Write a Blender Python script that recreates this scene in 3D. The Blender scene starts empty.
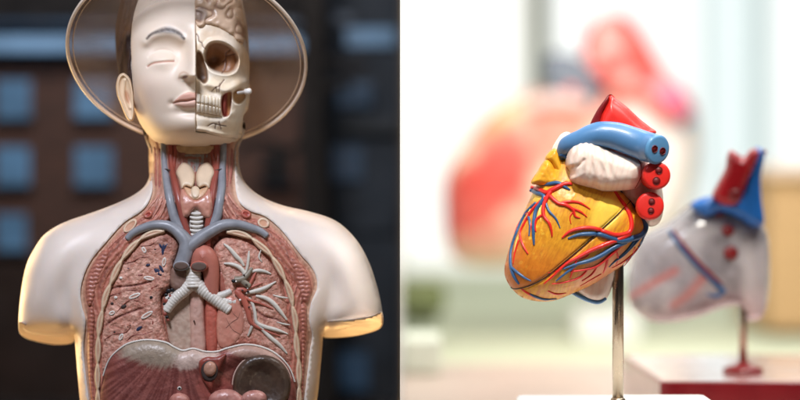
import bpy, math, random
import numpy as np
from mathutils import Vector
from mathutils.geometry import delaunay_2d_cdt
random.seed(7); rng = np.random.default_rng(7)
sc = bpy.context.scene
# ------------------------------------------------------------------ camera
DIST = 2.5; PX = 0.00125
cd = bpy.data.cameras.new('camera'); cam = bpy.data.objects.new('camera', cd); sc.collection.objects.link(cam)
cam.location = (0, -DIST, 0); cam.rotation_euler = (math.radians(90), 0, 0)
cd.lens = 90; cd.sensor_width = 36; cd.clip_start = 0.1; cd.clip_end = 200
cd.dof.use_dof = True; cd.dof.focus_distance = DIST; cd.dof.aperture_fstop = 1.45
sc.camera = cam
# ------------------------------------------------------------------ world and lamps
w = bpy.data.worlds.new("World"); sc.world = w; w.use_nodes = True
w.node_tree.nodes['Background'].inputs[0].default_value = (0.75, 0.85, 1.0, 1)
w.node_tree.nodes['Background'].inputs[1].default_value = 0.03
sc.view_settings.view_transform = 'Standard'; sc.view_settings.look = 'None'
sc.view_settings.exposure = 0; sc.view_settings.gamma = 1
sc.cycles.use_denoising = True
sc.cycles.max_bounces = 8; sc.cycles.transparent_max_bounces = 12
sc.cycles.sample_clamp_indirect = 4
def lamp(name, kind, loc, target, energy, color, size=0.3, sy=None, spot=None, blend=0.5):
    l = bpy.data.lights.new(name, kind); l.energy = energy; l.color = color
    if kind == 'AREA':
        l.size = size
        if sy: l.shape = 'RECTANGLE'; l.size_y = sy
    elif kind == 'SPOT':
        l.spot_size = math.radians(spot); l.spot_blend = blend; l.shadow_soft_size = size
    o = bpy.data.objects.new(name, l); sc.collection.objects.link(o); o.location = loc
    o.rotation_euler = (Vector(target) - Vector(loc)).to_track_quat('-Z', 'Y').to_euler()
    return o
# left half: a cool soft lamp in front of the shop window, warm lamps below the bust
lamp('window_light', 'SPOT', (-0.62, -1.5, 1.5), (-0.27, 0.0, 0.02), 205, (0.82, 0.86, 1.0), 0.25, spot=26, blend=0.35)
lamp('warm_side_light', 'SPOT', (-1.9, -0.35, -0.2), (-0.30, 0.0, 0.02), 42, (1.0, 0.66, 0.36), 0.6, spot=20, blend=0.5)
lamp('warm_low_light', 'SPOT', (0.5, -2.0, -0.9), (-0.27, 0.0, 0.0), 40, (1.0, 0.78, 0.58), 0.5, spot=20, blend=0.5)
lamp('display_uplight', 'AREA', (-0.56, 0.10, -0.42), (-0.40, 0.06, -0.05), 0.45, (1.0, 0.58, 0.22), 0.12)
lamp('display_uplight', 'AREA', (-0.028, 0.10, -0.42), (-0.10, 0.06, -0.05), 0.12, (1.0, 0.56, 0.20), 0.05)
lamp('display_backlight', 'AREA', (-0.66, 0.36, -0.10), (-0.42, 0.1, -0.05), 2.6, (1.0, 0.66, 0.30), 0.34)
lamp('display_backlight', 'AREA', (-0.04, 0.36, -0.42), (-0.05, 0.1, -0.12), 0.65, (1.0, 0.56, 0.20), 0.08)
lamp('display_backlight', 'AREA', (-0.20, 0.50, 0.52), (-0.27, 0.1, 0.1), 4, (1.0, 0.72, 0.45), 0.15)
lamp('facade_fill_light', 'AREA', (-0.45, 0.75, 1.0), (-0.60, 2.1, 0.15), 27, (1.0, 0.90, 0.86), 0.6)  # added fill that brightens the brick front
# right half: sun through a side window, and the bright room
lamp('sun_patch_light', 'SPOT', (0.30, -1.25, 1.75), (0.28, 0.0, 0.0), 275, (1.0, 0.96, 0.88), 0.05, spot=20, blend=0.4)
lamp('room_fill_light', 'AREA', (0.95, -0.1, 1.3), (0.45, 0.6, -0.1), 14, (1.0, 0.98, 0.95), 0.7)
lamp('room_fill_light', 'AREA', (0.9, 1.0, 1.6), (0.7, 2.6, -0.1), 60, (1.0, 0.98, 0.95), 1.0)
lamp('room_fill_light', 'AREA', (0.5, 1.9, 1.7), (0.75, 3.5, 0.1), 30, (1.0, 0.98, 0.95), 0.8)  # added fill to lift the shaded side of the far heart
lamp('floor_fill_light', 'AREA', (2.2, 6.0, 3.2), (2.0, 6.0, -0.4), 80, (1.0, 1.0, 0.97), 3.0)  # added lamp over the far floor to brighten it

# ------------------------------------------------------------------ helpers
C = sc.collection.objects
def U(px, py, y):
    s = (DIST + y) / DIST
    return ((px - 400) * PX * s, y, (200 - py) * PX * s)
def UA(pts, ys):
    pts = np.asarray(pts, float); ys = np.broadcast_to(np.asarray(ys, float), (len(pts),)); s = (DIST + ys) / DIST
    return np.stack([(pts[:, 0] - 400) * PX * s, ys, (200 - pts[:, 1]) * PX * s], 1)
def tag(o, label=None, cat=None, group=None, kind=None):
    for k, v in (('label', label), ('category', cat), ('group', group), ('kind', kind)):
        if v: o[k] = v
    return o
def empty(name, loc, label, cat, group=None):
    o = bpy.data.objects.new(name, None); C.link(o); o.location = loc
    return tag(o, label, cat, group)
def add(name, verts, faces, mat, parent=None, cols=None, smooth=True):
    me = bpy.data.meshes.new(name)
    me.from_pydata([tuple(map(float, v)) for v in verts], [], [tuple(int(i) for i in f) for f in faces])
    me.validate()
    if cols is not None:
        ca = me.color_attributes.new('Col', 'FLOAT_COLOR', 'POINT')
        arr = np.ones((len(verts), 4)); arr[:, :3] = cols; ca.data.foreach_set('color', arr.ravel())
    me.materials.append(mat)
    if smooth: me.polygons.foreach_set('use_smooth', [True] * len(me.polygons))
    import bmesh
    bm = bmesh.new(); bm.from_mesh(me); bmesh.ops.recalc_face_normals(bm, faces=bm.faces); bm.to_mesh(me); bm.free()
    o = bpy.data.objects.new(name, me); C.link(o)
    if parent:
        o.parent = parent; p = parent; inv = Vector((0, 0, 0))
        while p: inv += p.location; p = p.parent
        o.location = -inv if parent.type == 'EMPTY' else (0, 0, 0)
    return o
def lin(c):
    c = np.asarray(c, float) / 255
    return np.where(c <= 0.04045, c / 12.92, ((c + 0.055) / 1.055) ** 2.4)
def smooth_closed(P, step):
    P = np.asarray(P, float); n = len(P); out = []
    for i in range(n):
        p0, p1, p2, p3 = P[i - 1], P[i], P[(i + 1) % n], P[(i + 2) % n]
        k = max(1, int(round(np.linalg.norm(p2 - p1) / step)))
        for t in np.arange(k) / k:
            out.append(0.5 * (2 * p1 + (p2 - p0) * t + (2 * p0 - 5 * p1 + 4 * p2 - p3) * t * t + (3 * p1 - p0 - 3 * p2 + p3) * t ** 3))
    return np.array(out)
def smooth_open(P, step):
    P = np.asarray(P, float); n = len(P); out = []
    for i in range(n - 1):
        p0, p1, p2, p3 = P[max(i - 1, 0)], P[i], P[i + 1], P[min(i + 2, n - 1)]
        k = max(1, int(round(np.linalg.norm(p2[:2] - p1[:2]) / step)))
        for t in np.arange(k) / k:
            out.append(0.5 * (2 * p1 + (p2 - p0) * t + (2 * p0 - 5 * p1 + 4 * p2 - p3) * t * t + (3 * p1 - p0 - 3 * p2 + p3) * t ** 3))
    out.append(P[-1]); return np.array(out)
def straight_closed(P, step):
    P = np.asarray(P, float); out = []
    for i in range(len(P)):
        a, b = P[i], P[(i + 1) % len(P)]; k = max(1, int(round(np.linalg.norm(b - a) / step)))
        for t in np.arange(k) / k: out.append(a + (b - a) * t)
    return np.array(out)
def inside(pts, poly):
    x, y = pts[:, 0][:, None], pts[:, 1][:, None]; x1, y1 = poly[:, 0], poly[:, 1]; x2, y2 = np.roll(x1, -1), np.roll(y1, -1)
    c = ((y1 > y) != (y2 > y)) & (x < (x2 - x1) * (y - y1) / (y2 - y1 + 1e-12) + x1)
    return (c.sum(1) % 2) == 1
def seg_dist(pts, A, B):
    best = np.full(len(pts), 1e9)
    for s in range(0, len(pts), 4000):
        p = pts[s:s + 4000][:, None, :]; ab = (B - A)[None]; t = ((p - A[None]) * ab).sum(2) / ((ab ** 2).sum(2) + 1e-12)
        t = np.clip(t, 0, 1)[..., None]; best[s:s + 4000] = np.sqrt((((p - A[None]) - t * ab) ** 2).sum(2)).min(1)
    return best
def pdist(pts, poly): return seg_dist(pts, poly, np.roll(poly, -1, 0))
def ldist(pts, line):
    line = np.asarray(line, float); return seg_dist(pts, line[:-1, :2], line[1:, :2])
def sstep(a, b, x):
    t = np.clip((x - a) / (b - a), 0, 1); return t * t * (3 - 2 * t)
def G(p, cx, cy, sx, sy=None, ang=0):
    sy = sy or sx; a = math.radians(ang); dx, dy = p[:, 0] - cx, p[:, 1] - cy
    u = dx * math.cos(a) + dy * math.sin(a); v = -dx * math.sin(a) + dy * math.cos(a)
    return np.exp(-0.5 * ((u / sx) ** 2 + (v / sy) ** 2))
def L(p, line, wd):
    d = ldist(p, smooth_open(line, 2)); return np.exp(-(d / wd) ** 2)
def mask(p, poly, soft=1.5):
    poly = smooth_closed(poly, 2); d = pdist(p, poly); s = np.where(inside(p, poly), d, -d); return sstep(-soft, soft, s)
_perm = rng.permutation(256)
def vnoise(x, y):
    xi, yi = np.floor(x).astype(int), np.floor(y).astype(int); fx, fy = x - xi, y - yi
    fx = fx * fx * (3 - 2 * fx); fy = fy * fy * (3 - 2 * fy)
    h = lambda a, b: _perm[(_perm[a & 255] + b) & 255] / 255.0
    return (h(xi, yi) * (1 - fx) + h(xi + 1, yi) * fx) * (1 - fy) + (h(xi, yi + 1) * (1 - fx) + h(xi + 1, yi + 1) * fx) * fy
def fbm(p, scale, oct=3):
    s = 0; a = 1; t = 0
    for o in range(oct):
        s = s + a * vnoise(p[:, 0] / scale * 2 ** o + 17.3 * o, p[:, 1] / scale * 2 ** o + 9.1 * o); t += a; a *= 0.5
    return s / t
def rnd(d, R): return np.sqrt(np.clip(1 - (1 - np.minimum(d / R, 1)) ** 2, 0, 1))
def triangulate(outline, step, hole=None):
    x0, y0 = outline.min(0); x1, y1 = outline.max(0)
    gx, gy = np.meshgrid(np.arange(x0, x1, step), np.arange(y0, y1, step * 0.87)); gx = gx + (np.arange(gx.shape[0]) % 2)[:, None] * step / 2
    g = np.stack([gx.ravel(), gy.ravel()], 1); g = g[inside(g, outline)]; g = g[pdist(g, outline) > step * 0.55]
    if hole is not None:
        g = g[~inside(g, hole)]; g = g[pdist(g, hole) > step * 0.55]
    n = len(outline); V = [outline]; E = [(i, (i + 1) % n) for i in range(n)]; nh = 0
    if hole is not None:
        nh = len(hole); V.append(hole); E += [(n + i, n + (i + 1) % nh) for i in range(nh)]
    V.append(g); V = np.vstack(V)
    r = delaunay_2d_cdt([Vector(v) for v in V], E, [], 0, 1e-6)
    vo = np.array([(v.x, v.y) for v in r[0]]); F = np.array([f for f in r[2]])
    c = vo[F].mean(1); keep = inside(c, outline)
    if hole is not None: keep &= ~inside(c, hole)
    F = F[keep]
    # boundary vertices of the kept patch
    cnt = {}
    for f in F:
        for a, b in ((f[0], f[1]), (f[1], f[2]), (f[2], f[0])):
            k = (min(a, b), max(a, b)); cnt.setdefault(k, []).append((a, b))
    bd = [v[0] for k, v in cnt.items() if len(v) == 1]
    return vo, F, bd
def relief(name, outline, mat, parent, base, R=4, H=0.006, back=0.012, step=1.5, shape=None, color=None, smooth=True, rim0=0.0, dome=False):
    """A solid with the given outline: its front swells by H over an edge radius R above base(p); its back lies `back` behind the base."""
    ol = smooth_closed(outline, step) if smooth else straight_closed(outline, step)
    V, F, bd = triangulate(ol, step)
    d = pdist(V, ol)
    R = min(R, max(d.max(), 0.5))
    yb = base(V) if callable(base) else np.full(len(V), float(base))
    yf = yb - H * rnd(d, R) - rim0
    if shape is not None: yf = yf - shape(V, d)
    yk = (yb + back * (rnd(d, R) if dome else 1.0)) if not isinstance(back, str) else yb
    n = len(V); P = np.vstack([UA(V, yf), UA(V, yk)])
    faces = [tuple(f) for f in F] + [(f[0] + n, f[2] + n, f[1] + n) for f in F] + [(a, a + n, b + n, b) for a, b in bd]
    cols = None
    if color is not None:
        c = np.asarray(color(V, d) if callable(color) else np.tile(lin(color), (n, 1)), float); cols = np.vstack([c, c])
    return add(name, P, faces, mat, parent, cols)
def mixc(a, b, m):
    m = np.clip(m, 0, 1)[:, None]; return a * (1 - m) + b * m
def frame_tube(P, R, seg=12, cap=True, flat=1.0, capk=0.4):
    P = np.asarray(P, float); n = len(P); T = np.gradient(P, axis=0); T /= np.linalg.norm(T, axis=1)[:, None] + 1e-12
    up = np.array([0, -1.0, 0]); V = []; F = []
    R = np.broadcast_to(R, (n,))
    for i in range(n):
        s = np.cross(T[i], up); s /= np.linalg.norm(s) + 1e-9; u = np.cross(s, T[i])
        for k in range(seg):
            a = 2 * math.pi * k / seg; V.append(P[i] + R[i] * (math.cos(a) * s + flat * math.sin(a) * u))
    for i in range(n - 1):
        for k in range(seg):
            F.append((i * seg + k, i * seg + (k + 1) % seg, (i + 1) * seg + (k + 1) % seg, (i + 1) * seg + k))
    if cap:
        V.append(P[0] - T[0] * R[0] * capk); V.append(P[-1] + T[-1] * R[-1] * capk)
        for k in range(seg):
            F.append((len(V) - 2, (k + 1) % seg, k)); F.append((len(V) - 1, (n - 1) * seg + k, (n - 1) * seg + (k + 1) % seg))
    return np.array(V), F
def tubes(name, paths, mat, parent, base, lift=0.3, step=1.5, seg=10, flat=1.0, mod=None, color=None):
    """paths: lists of (px, py, radius px); laid on base(p), lifted by lift*radius. All paths are limbs of one branching thing."""
    VV = []; FF = []; CC = []; off = 0
    for pth in paths:
        q = smooth_open(np.array(pth, float), step); p2 = q[:, :2]; r = np.maximum(q[:, 2], 0.15) * PX
        if mod is not None: r = r * mod(np.arange(len(q)) * step)
        yb = base(p2) if callable(base) else np.full(len(q), float(base))
        P = UA(p2, yb - lift * r); V, F = frame_tube(P, r, seg, True, flat)
        VV.append(V); FF += [tuple(i + off for i in f) for f in F]; off += len(V)
    return add(name, np.vstack(VV), FF, mat, parent)
def lathe(name, prof, loc, mat, parent=None, seg=32, axis=None):
    V = []; F = []
    for r, z in prof:
        for k in range(seg):
            a = 2 * math.pi * k / seg; V.append((r * math.cos(a), r * math.sin(a), z))
    for i in range(len(prof) - 1):
        for k in range(seg): F.append((i * seg + k, i * seg + (k + 1) % seg, (i + 1) * seg + (k + 1) % seg, (i + 1) * seg + k))
    F.append(tuple(range(seg))); F.append(tuple((len(prof) - 1) * seg + k for k in range(seg)))
    V = np.array(V)
    if axis is not None:
        q = Vector(axis).to_track_quat('Z', 'Y'); V = np.array([q @ Vector(v) for v in V])
    return add(name, V + np.array(loc), F, mat, parent)
def box(name, x0, x1, y0, y1, z0, z1, mat, parent=None, bev=0.004):
    import bmesh
    bm = bmesh.new(); bmesh.ops.create_cube(bm, size=1)
    for v in bm.verts: v.co = Vector((x0 + (v.co.x + .5) * (x1 - x0), y0 + (v.co.y + .5) * (y1 - y0), z0 + (v.co.z + .5) * (z1 - z0)))
    if bev: bmesh.ops.bevel(bm, geom=bm.edges[:], offset=bev, segments=3, affect='EDGES', profile=0.7)
    me = bpy.data.meshes.new(name); bm.to_mesh(me); bm.free(); me.materials.append(mat)
    o = bpy.data.objects.new(name, me); C.link(o)
    if parent:
        o.parent = parent
        if parent.type == 'EMPTY': o.location = -parent.location
    return o
# ------------------------------------------------------------------ materials
def mat(name, rgb=None, rough=0.4, attr=False, spec=0.5, coat=0.0, var=0.12, vscale=40, bump=0.0, bscale=300, metal=0.0, sss=0.0, bdist=0.001, detail=4):
    m = bpy.data.materials.new(name); m.use_nodes = True; nt = m.node_tree; N = nt.nodes; Lk = nt.links
    b = N['Principled BSDF']; b.inputs['Roughness'].default_value = rough; b.inputs['Specular IOR Level'].default_value = spec
    b.inputs['Coat Weight'].default_value = coat; b.inputs['Coat Roughness'].default_value = 0.15; b.inputs['Metallic'].default_value = metal
    tc = N.new('ShaderNodeTexCoord'); no = N.new('ShaderNodeTexNoise'); no.inputs['Scale'].default_value = vscale; no.inputs['Detail'].default_value = detail
    Lk.new(tc.outputs['Object'], no.inputs['Vector'])
    mr = N.new('ShaderNodeMapRange'); mr.inputs['To Min'].default_value = 1 - var; mr.inputs['To Max'].default_value = 1 + var
    mr.inputs['From Min'].default_value = 0.25; mr.inputs['From Max'].default_value = 0.75; Lk.new(no.outputs['Fac'], mr.inputs['Value'])
    vm = N.new('ShaderNodeVectorMath'); vm.operation = 'SCALE'; Lk.new(mr.outputs[0], vm.inputs['Scale'])
    if attr:
        a = N.new('ShaderNodeAttribute'); a.attribute_name = 'Col'; Lk.new(a.outputs['Color'], vm.inputs[0])
    else:
        vm.inputs[0].default_value = tuple(lin(rgb))
    Lk.new(vm.outputs[0], b.inputs['Base Color'])
    rn = N.new('ShaderNodeTexNoise'); rn.inputs['Scale'].default_value = 22; rn.inputs['Detail'].default_value = 6; Lk.new(tc.outputs['Object'], rn.inputs['Vector'])
    rm_ = N.new('ShaderNodeMapRange'); rm_.inputs['From Min'].default_value = .3; rm_.inputs['From Max'].default_value = .7; rm_.inputs['To Min'].default_value = max(.05, rough - .08); rm_.inputs['To Max'].default_value = rough + .14
    Lk.new(rn.outputs['Fac'], rm_.inputs['Value']); Lk.new(rm_.outputs[0], b.inputs['Roughness'])
    if sss:
        b.inputs['Subsurface Weight'].default_value = sss; b.inputs['Subsurface Scale'].default_value = 0.01
        b.inputs['Subsurface Radius'].default_value = (1, .6, .35)
    if bump:
        n2 = N.new('ShaderNodeTexNoise'); n2.inputs['Scale'].default_value = bscale; n2.inputs['Detail'].default_value = 4
        Lk.new(tc.outputs['Object'], n2.inputs['Vector'])
        bp = N.new('ShaderNodeBump'); bp.inputs['Strength'].default_value = bump; bp.inputs['Distance'].default_value = bdist
        Lk.new(n2.outputs['Fac'], bp.inputs['Height']); Lk.new(bp.outputs[0], b.inputs['Normal'])
    return m
M_skin = mat('painted_plastic_skin', (232, 218, 206), 0.42, sss=0.15, var=0.05, vscale=26, bump=0.12, bscale=90, detail=8)
M_face = mat('painted_face', attr=True, rough=0.44, var=0.05, vscale=26, bump=.1, bscale=90, detail=8, sss=0.1)
M_bone = mat('painted_bone', attr=True, rough=0.42, var=0.10, vscale=60, bump=0.25, bscale=260)
M_flesh = mat('painted_flesh', attr=True, rough=0.42, var=0.16, vscale=160, bump=0.5, bscale=420, coat=0.08)
M_lung = mat('speckled_lung', attr=True, rough=0.5, var=0.26, vscale=330, bump=0.9, bscale=420, bdist=0.0016)
M_paint = mat('organ_paint', attr=True, rough=0.36, var=0.10, vscale=120, bump=0.25, bscale=300, coat=0.1)
def pm(name, rgb, **k): return mat(name, rgb, **k)
M_vein = pm('blue_grey_vein', (136, 138, 144), var=.22, vscale=70, rough=0.4, bump=0.2, coat=.1)
M_artery = pm('brick_red_artery', (146, 72, 60), rough=0.36, bump=0.2, coat=.1)
M_aorta = pm('orange_red_aorta', (180, 98, 82), var=.2, rough=0.4, bump=0.3, coat=.1)
M_cart = pm('cream_cartilage', (214, 190, 162), rough=0.4, bump=0.15)
M_pale = pm('pale_bronchus', (218, 212, 202), rough=0.38, bump=0.2)
M_tree = pm('grey_white_bronchi', (206, 200, 188), rough=0.38, bump=0.3)
M_gullet = pm('pale_pink_gullet', (205, 172, 156), rough=0.42, bump=0.3, bscale=200)
M_dark = pm('dark_opening', (60, 46, 42), rough=0.6)
M_black = pm('black_paint', (18, 18, 22), rough=0.5)
M_navy = pm('navy_paint', (40, 48, 78), rough=0.45)
M_tooth = pm('tooth_enamel', (238, 226, 205), rough=0.3, var=0.05, coat=.2)
M_pin = pm('white_pin', (236, 232, 226), rough=0.3)
M_hair = mat('brown_hair', (58, 36, 26), rough=0.65, var=0.35, vscale=90, bump=0.6, bscale=140)
# ------------------------------------------------------------------ smooth body thickness from a silhouette
class Field:
    def __init__(s, poly, k, cell=2.0, pad=8, iters=700):
        poly = smooth_closed(poly, 2); s.c = cell; s.o = poly.min(0) - pad; e = poly.max(0) + pad
        nx, ny = (np.ceil((e - s.o) / cell)).astype(int); s.nx, s.ny = nx, ny
        gx, gy = np.meshgrid(s.o[0] + np.arange(nx) * cell, s.o[1] + np.arange(ny) * cell); pts = np.stack([gx.ravel(), gy.ravel()], 1)
        m = inside(pts, poly).reshape(ny, nx).astype(float); d = pdist(pts, poly).reshape(ny, nx)
        f = m * (1 - np.exp(-d / k)); kk = (cell / k) ** 2
        for _ in range(iters):
            a = np.zeros_like(f); a[1:-1, 1:-1] = f[:-2, 1:-1] + f[2:, 1:-1] + f[1:-1, :-2] + f[1:-1, 2:]
            f = m * (a + kk) / (4 + kk)
        s.f = np.sqrt(np.clip(1 - (1 - f) ** 2, 0, 1))
    def __call__(s, p):
        u = np.clip((p[:, 0] - s.o[0]) / s.c, 0, s.nx - 1.001); v = np.clip((p[:, 1] - s.o[1]) / s.c, 0, s.ny - 1.001)
        i, j = u.astype(int), v.astype(int); a, b = u - i, v - j; f = s.f
        return (f[j, i] * (1 - a) + f[j, i + 1] * a) * (1 - b) + (f[j + 1, i] * (1 - a) + f[j + 1, i + 1] * a) * b
# ================================================================== THE ANATOMICAL BUST
bust = empty('anatomical_torso', (-0.27, 0.08, -0.46),
    'life-size anatomical torso with closed-eyed half face, half skull and opened chest', 'anatomical model')
SIL = [(149, 118), (149, 150), (151, 166), (149, 178), (143, 188), (130, 197), (110, 206), (88, 214), (70, 220), (55, 227), (43, 236), (34, 249), (26, 266), (21, 292),
       (18.5, 318), (19.5, 328), (26, 332.5), (38, 335), (55, 336.5), (68, 336.5), (74, 335), (75.5, 350), (80, 400), (86, 440), (84, 490), (100, 520), (300, 520), (312, 490), (308, 440), (317, 400),
       (322, 350), (323.5, 334), (328, 332), (350, 329.5), (370, 325), (380.5, 319.5), (382.5, 312), (377, 286), (368, 260), (355, 238), (336, 221), (311, 212), (285, 206), (266, 199),
       (252, 190), (243, 179), (239, 165), (238.5, 150), (239, 118)]
SILF = [(149, 60)] + SIL + [(239, 60)]
bodyF = Field(SILF, 24)
YC = 0.085
def body_bumps(p):
    h = 0.010 * G(p, 196, 330, 75, 90)                       # chest comes forward
    h = h - 0.010 * G(p, 71, 318, 6, 22, -8) - 0.010 * G(p, 327, 314, 6, 22, 8)   # armpit folds
    h = h - 0.006 * G(p, 66, 285, 9, 30, 25) - 0.006 * G(p, 333, 283, 9, 30, -25)
    h = h + 0.006 * G(p, 50, 262, 18, 26) + 0.006 * G(p, 352, 262, 18, 26)        # shoulders
    h = h - 0.004 * G(p, 112, 228, 22, 8, -20) - 0.004 * G(p, 285, 226, 22, 8, 20)
    return h
def nshift(p): return 0.038 * (1 - sstep(150, 205, p[:, 1]))
def S(p):
    p = np.asarray(p, float); hh = 0.078 * bodyF(p)
    return YC + nshift(p) - hh - body_bumps(p) * sstep(0.15, 0.6, bodyF(p))
OPEN = [(152, 126), (151.5, 150), (152, 178), (152.5, 190), (148, 203), (140, 212), (123, 223.5), (107, 241), (92, 259), (84, 275), (80.5, 291), (82, 306), (85.5, 319), (84.5, 335),
        (83.5, 350), (85.5, 372), (89, 400), (94, 440), (110, 470), (196, 480), (284, 470), (299, 440), (304, 400), (307.5, 372), (310, 350), (312, 335), (309, 319), (311, 303), (317, 288), (315.5, 275), (309, 264), (300.5, 254.5),
        (282, 231), (266, 217), (250, 211), (240, 203), (236, 191), (235, 176), (235, 150), (235, 126)]
sil = smooth_closed(SIL, 2.6); opn = smooth_closed(OPEN, 2.0)
V, F, bd = triangulate(sil, 2.8, opn)
yf = S(V); n = len(V); kf = np.clip(pdist(V, sil) / 2.5, 0, 1) ** .5; yf = (YC + nshift(V)) * (1 - kf) + yf * kf
Vb, Fb, _ = triangulate(sil, 5)
yb = YC + nshift(Vb) + 0.055 * bodyF(Vb) * np.clip(pdist(Vb, sil) / 2.5, 0, 1) ** .5
rimi = [i for i, v in enumerate(V) if pdist(np.array([v]), opn)[0] < 1e-3]
P = [UA(V, yf)]; faces = [tuple(f) for f in F]
m0 = n; P.append(UA(V, yf + 0.016))
inner = [(a, b) for a, b in bd if a in set(rimi) and b in set(rimi)]
faces += [(a, a + n, b + n, b) for a, b in inner]
off = 2 * n; P.append(UA(Vb, yb)); faces += [(f[0] + off, f[2] + off, f[1] + off) for f in Fb]
P = np.vstack(P)
used = sorted({i for f in faces for i in f}); rm = {u: k for k, u in enumerate(used)}
skin = add('skin_shell', P[used], [tuple(rm[i] for i in f) for f in faces], M_skin, bust)
import bmesh
bm = bmesh.new(); bm.from_mesh(skin.data); bmesh.ops.remove_doubles(bm, verts=bm.verts, dist=0.0004); bmesh.ops.recalc_face_normals(bm, faces=bm.faces); bm.to_mesh(skin.data); bm.free()
def SB(o): return lambda p: S(p) + o
# cut ends of the upper arms
for pts in ([(19.5, 322), (30, 326), (50, 328), (73, 328), (75, 336), (72, 343), (55, 344.5), (35, 341), (24, 337), (19, 331)],
            [(382, 312), (372, 316), (350, 320), (326, 322), (323, 332), (325, 337.5), (350, 336.5), (372, 332), (382.5, 326)]):
    relief('arm_cut_end', pts, M_skin, bust, lambda p: 0.030 + 0.0055 * (p[:, 1] - 322), R=1.2, H=0.001, back=0.03, step=2)
# ---- flesh bed of the opening
def grow(P, k):
    q = np.asarray(P, float); T = np.roll(q, -1, 0) - np.roll(q, 1, 0); T /= np.linalg.norm(T, axis=1)[:, None]
    N_ = np.stack([T[:, 1], -T[:, 0]], 1); a = np.sum(q[:, 0] * np.roll(q[:, 1], -1) - np.roll(q[:, 0], -1) * q[:, 1]); return q + N_ * k * (1 if a > 0 else -1)
def bed_col(p, d):
    d = np.maximum(d - 2.6, 0)
    nz = fbm(p, 5); nf = fbm(p, 1.6)
    rim = lin((206, 168, 142)); rim2 = lin((186, 138, 112)); mus = lin((166, 92, 76)); mus2 = lin((200, 136, 114)); deep = lin((120, 68, 56)); neck = lin((196, 154, 134))
    st = 0.5 + 0.5 * np.sin(d * 1.25 + 3.0 * nz)
    c = mixc(np.tile(mus, (len(p), 1)), np.tile(mus2, (len(p), 1)), st * 0.7 + 0.3 * nf)
    c = mixc(c, np.tile(deep, (len(p), 1)), sstep(0.80, 0.98, np.sin(d * 0.62 + 4 * nz)) * 0.8)
    nk = 1 - sstep(196, 214, p[:, 1]); c = mixc(c, np.tile(neck, (len(p), 1)), nk * 0.55)
    c = mixc(c, np.tile(rim2, (len(p), 1)), (1 - sstep(5, 6.6, d + nf * 1.5)) * 0.75)
    c = mixc(c, np.tile(rim, (len(p), 1)), 1 - sstep(2.2, 3.6, d + nf))
    mid = sstep(160, 172, p[:, 0]) * (1 - sstep(222, 236, p[:, 0])) * sstep(140, 146, p[:, 1])
    c = mixc(c, np.tile(lin((132, 78, 64)), (len(p), 1)), mid * 0.85)
    return c
def bed_shape(p, d):
    d = np.maximum(d - 2.6, 0)
    nz = fbm(p, 5)
    return 0.0012 * np.sin(d * 1.25 + 3.0 * nz) * sstep(3, 6, d) + 0.002 * (fbm(p, 2.4) - .5) + 0.0045 * np.exp(-((d - 14) / 7) ** 2) * sstep(205, 240, p[:, 1]) - 0.006 * sstep(22, 34, d) * sstep(150, 230, p[:, 1])
relief('muscle_bed', grow(OPEN, 2.6), M_flesh, bust, SB(0.007), R=5, H=0.004, back=0.004, step=1.5, shape=bed_shape, color=bed_col)
# knobbly muscle cushions on each flank
def cushion(pts, rows):
    def sh(p, d): return 0.0016 * np.abs(np.sin(p[:, 1] * 0.75 + 0.3 * np.sin(p[:, 0]))) * sstep(0, 3, d) + 0.0015 * fbm(p, 2)
    def co(p, d):
        m = np.abs(np.sin(p[:, 1] * 0.75 + 0.3 * np.sin(p[:, 0]))) * 0.7 + .3 * fbm(p, 2)
        return mixc(np.tile(lin((142, 78, 66)), (len(p), 1)), np.tile(lin((196, 128, 108)), (len(p), 1)), m)
    relief('chest_muscle', pts, M_flesh, bust, SB(0.004), R=4, H=0.006, back=0.012, step=1.1, shape=sh, color=co)
cushion([(101, 252), (108, 250), (109, 258), (103, 272), (97, 290), (93, 304), (87, 305), (85, 290), (88, 274)], 8)
cushion([(293, 256), (300, 262), (308, 272), (312, 286), (309, 300), (303, 302), (298, 290), (293, 272), (288, 260)], 8)
cushion([(88, 309), (95, 310), (94, 340), (93, 372), (95, 402), (91, 402), (88, 372), (87, 340)], 8)
cushion([(299, 306), (306, 306), (307, 330), (305, 366), (303, 400), (300, 400), (301, 366), (300, 330)], 8)
def strand(pts, wd, c1, c2):
    """a long muscle strip along a centre line"""
    q = smooth_open(np.array(pts, float), 3); T = np.gradient(q[:, :2], axis=0); T /= np.linalg.norm(T, axis=1)[:, None]; N_ = np.stack([-T[:, 1], T[:, 0]], 1)
    t = np.linspace(0, 1, len(q)); ww = (wd * np.sqrt(np.clip(np.sin(math.pi * (0.06 + 0.88 * t)), 0, 1)))[:, None]
    ol = np.vstack([q[:, :2] + N_ * ww, (q[:, :2] - N_ * ww)[::-1]])
    def co(p, d): return mixc(np.tile(lin(c1), (len(p), 1)), np.tile(lin(c2), (len(p), 1)), (0.5 + 0.5 * np.sin(d * 4)) * .6 + .5 * fbm(p, 2))
    relief('muscle_strip', ol[::2], M_flesh, bust, SB(0.006), R=wd, H=0.005, back=0.006, step=1.1, shape=lambda p, d: 0.0006 * np.sin(d * 4), color=co)
R1, R2 = (158, 82, 66), (206, 142, 120)
for pts in ([(142, 236), (128, 247), (114, 262), (105, 279), (100, 296)], [(136, 233), (121, 243), (107, 258), (99, 274), (95, 288)], [(131, 229), (117, 239), (101, 256), (93, 270)],
            [(252, 231), (266, 240), (279, 254), (288, 270), (293, 288)], [(258, 228), (273, 238), (287, 253), (294, 268)], [(262, 225), (279, 236), (293, 252), (300, 262)]):
    strand(pts, 2.6, R1, R2)
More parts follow.
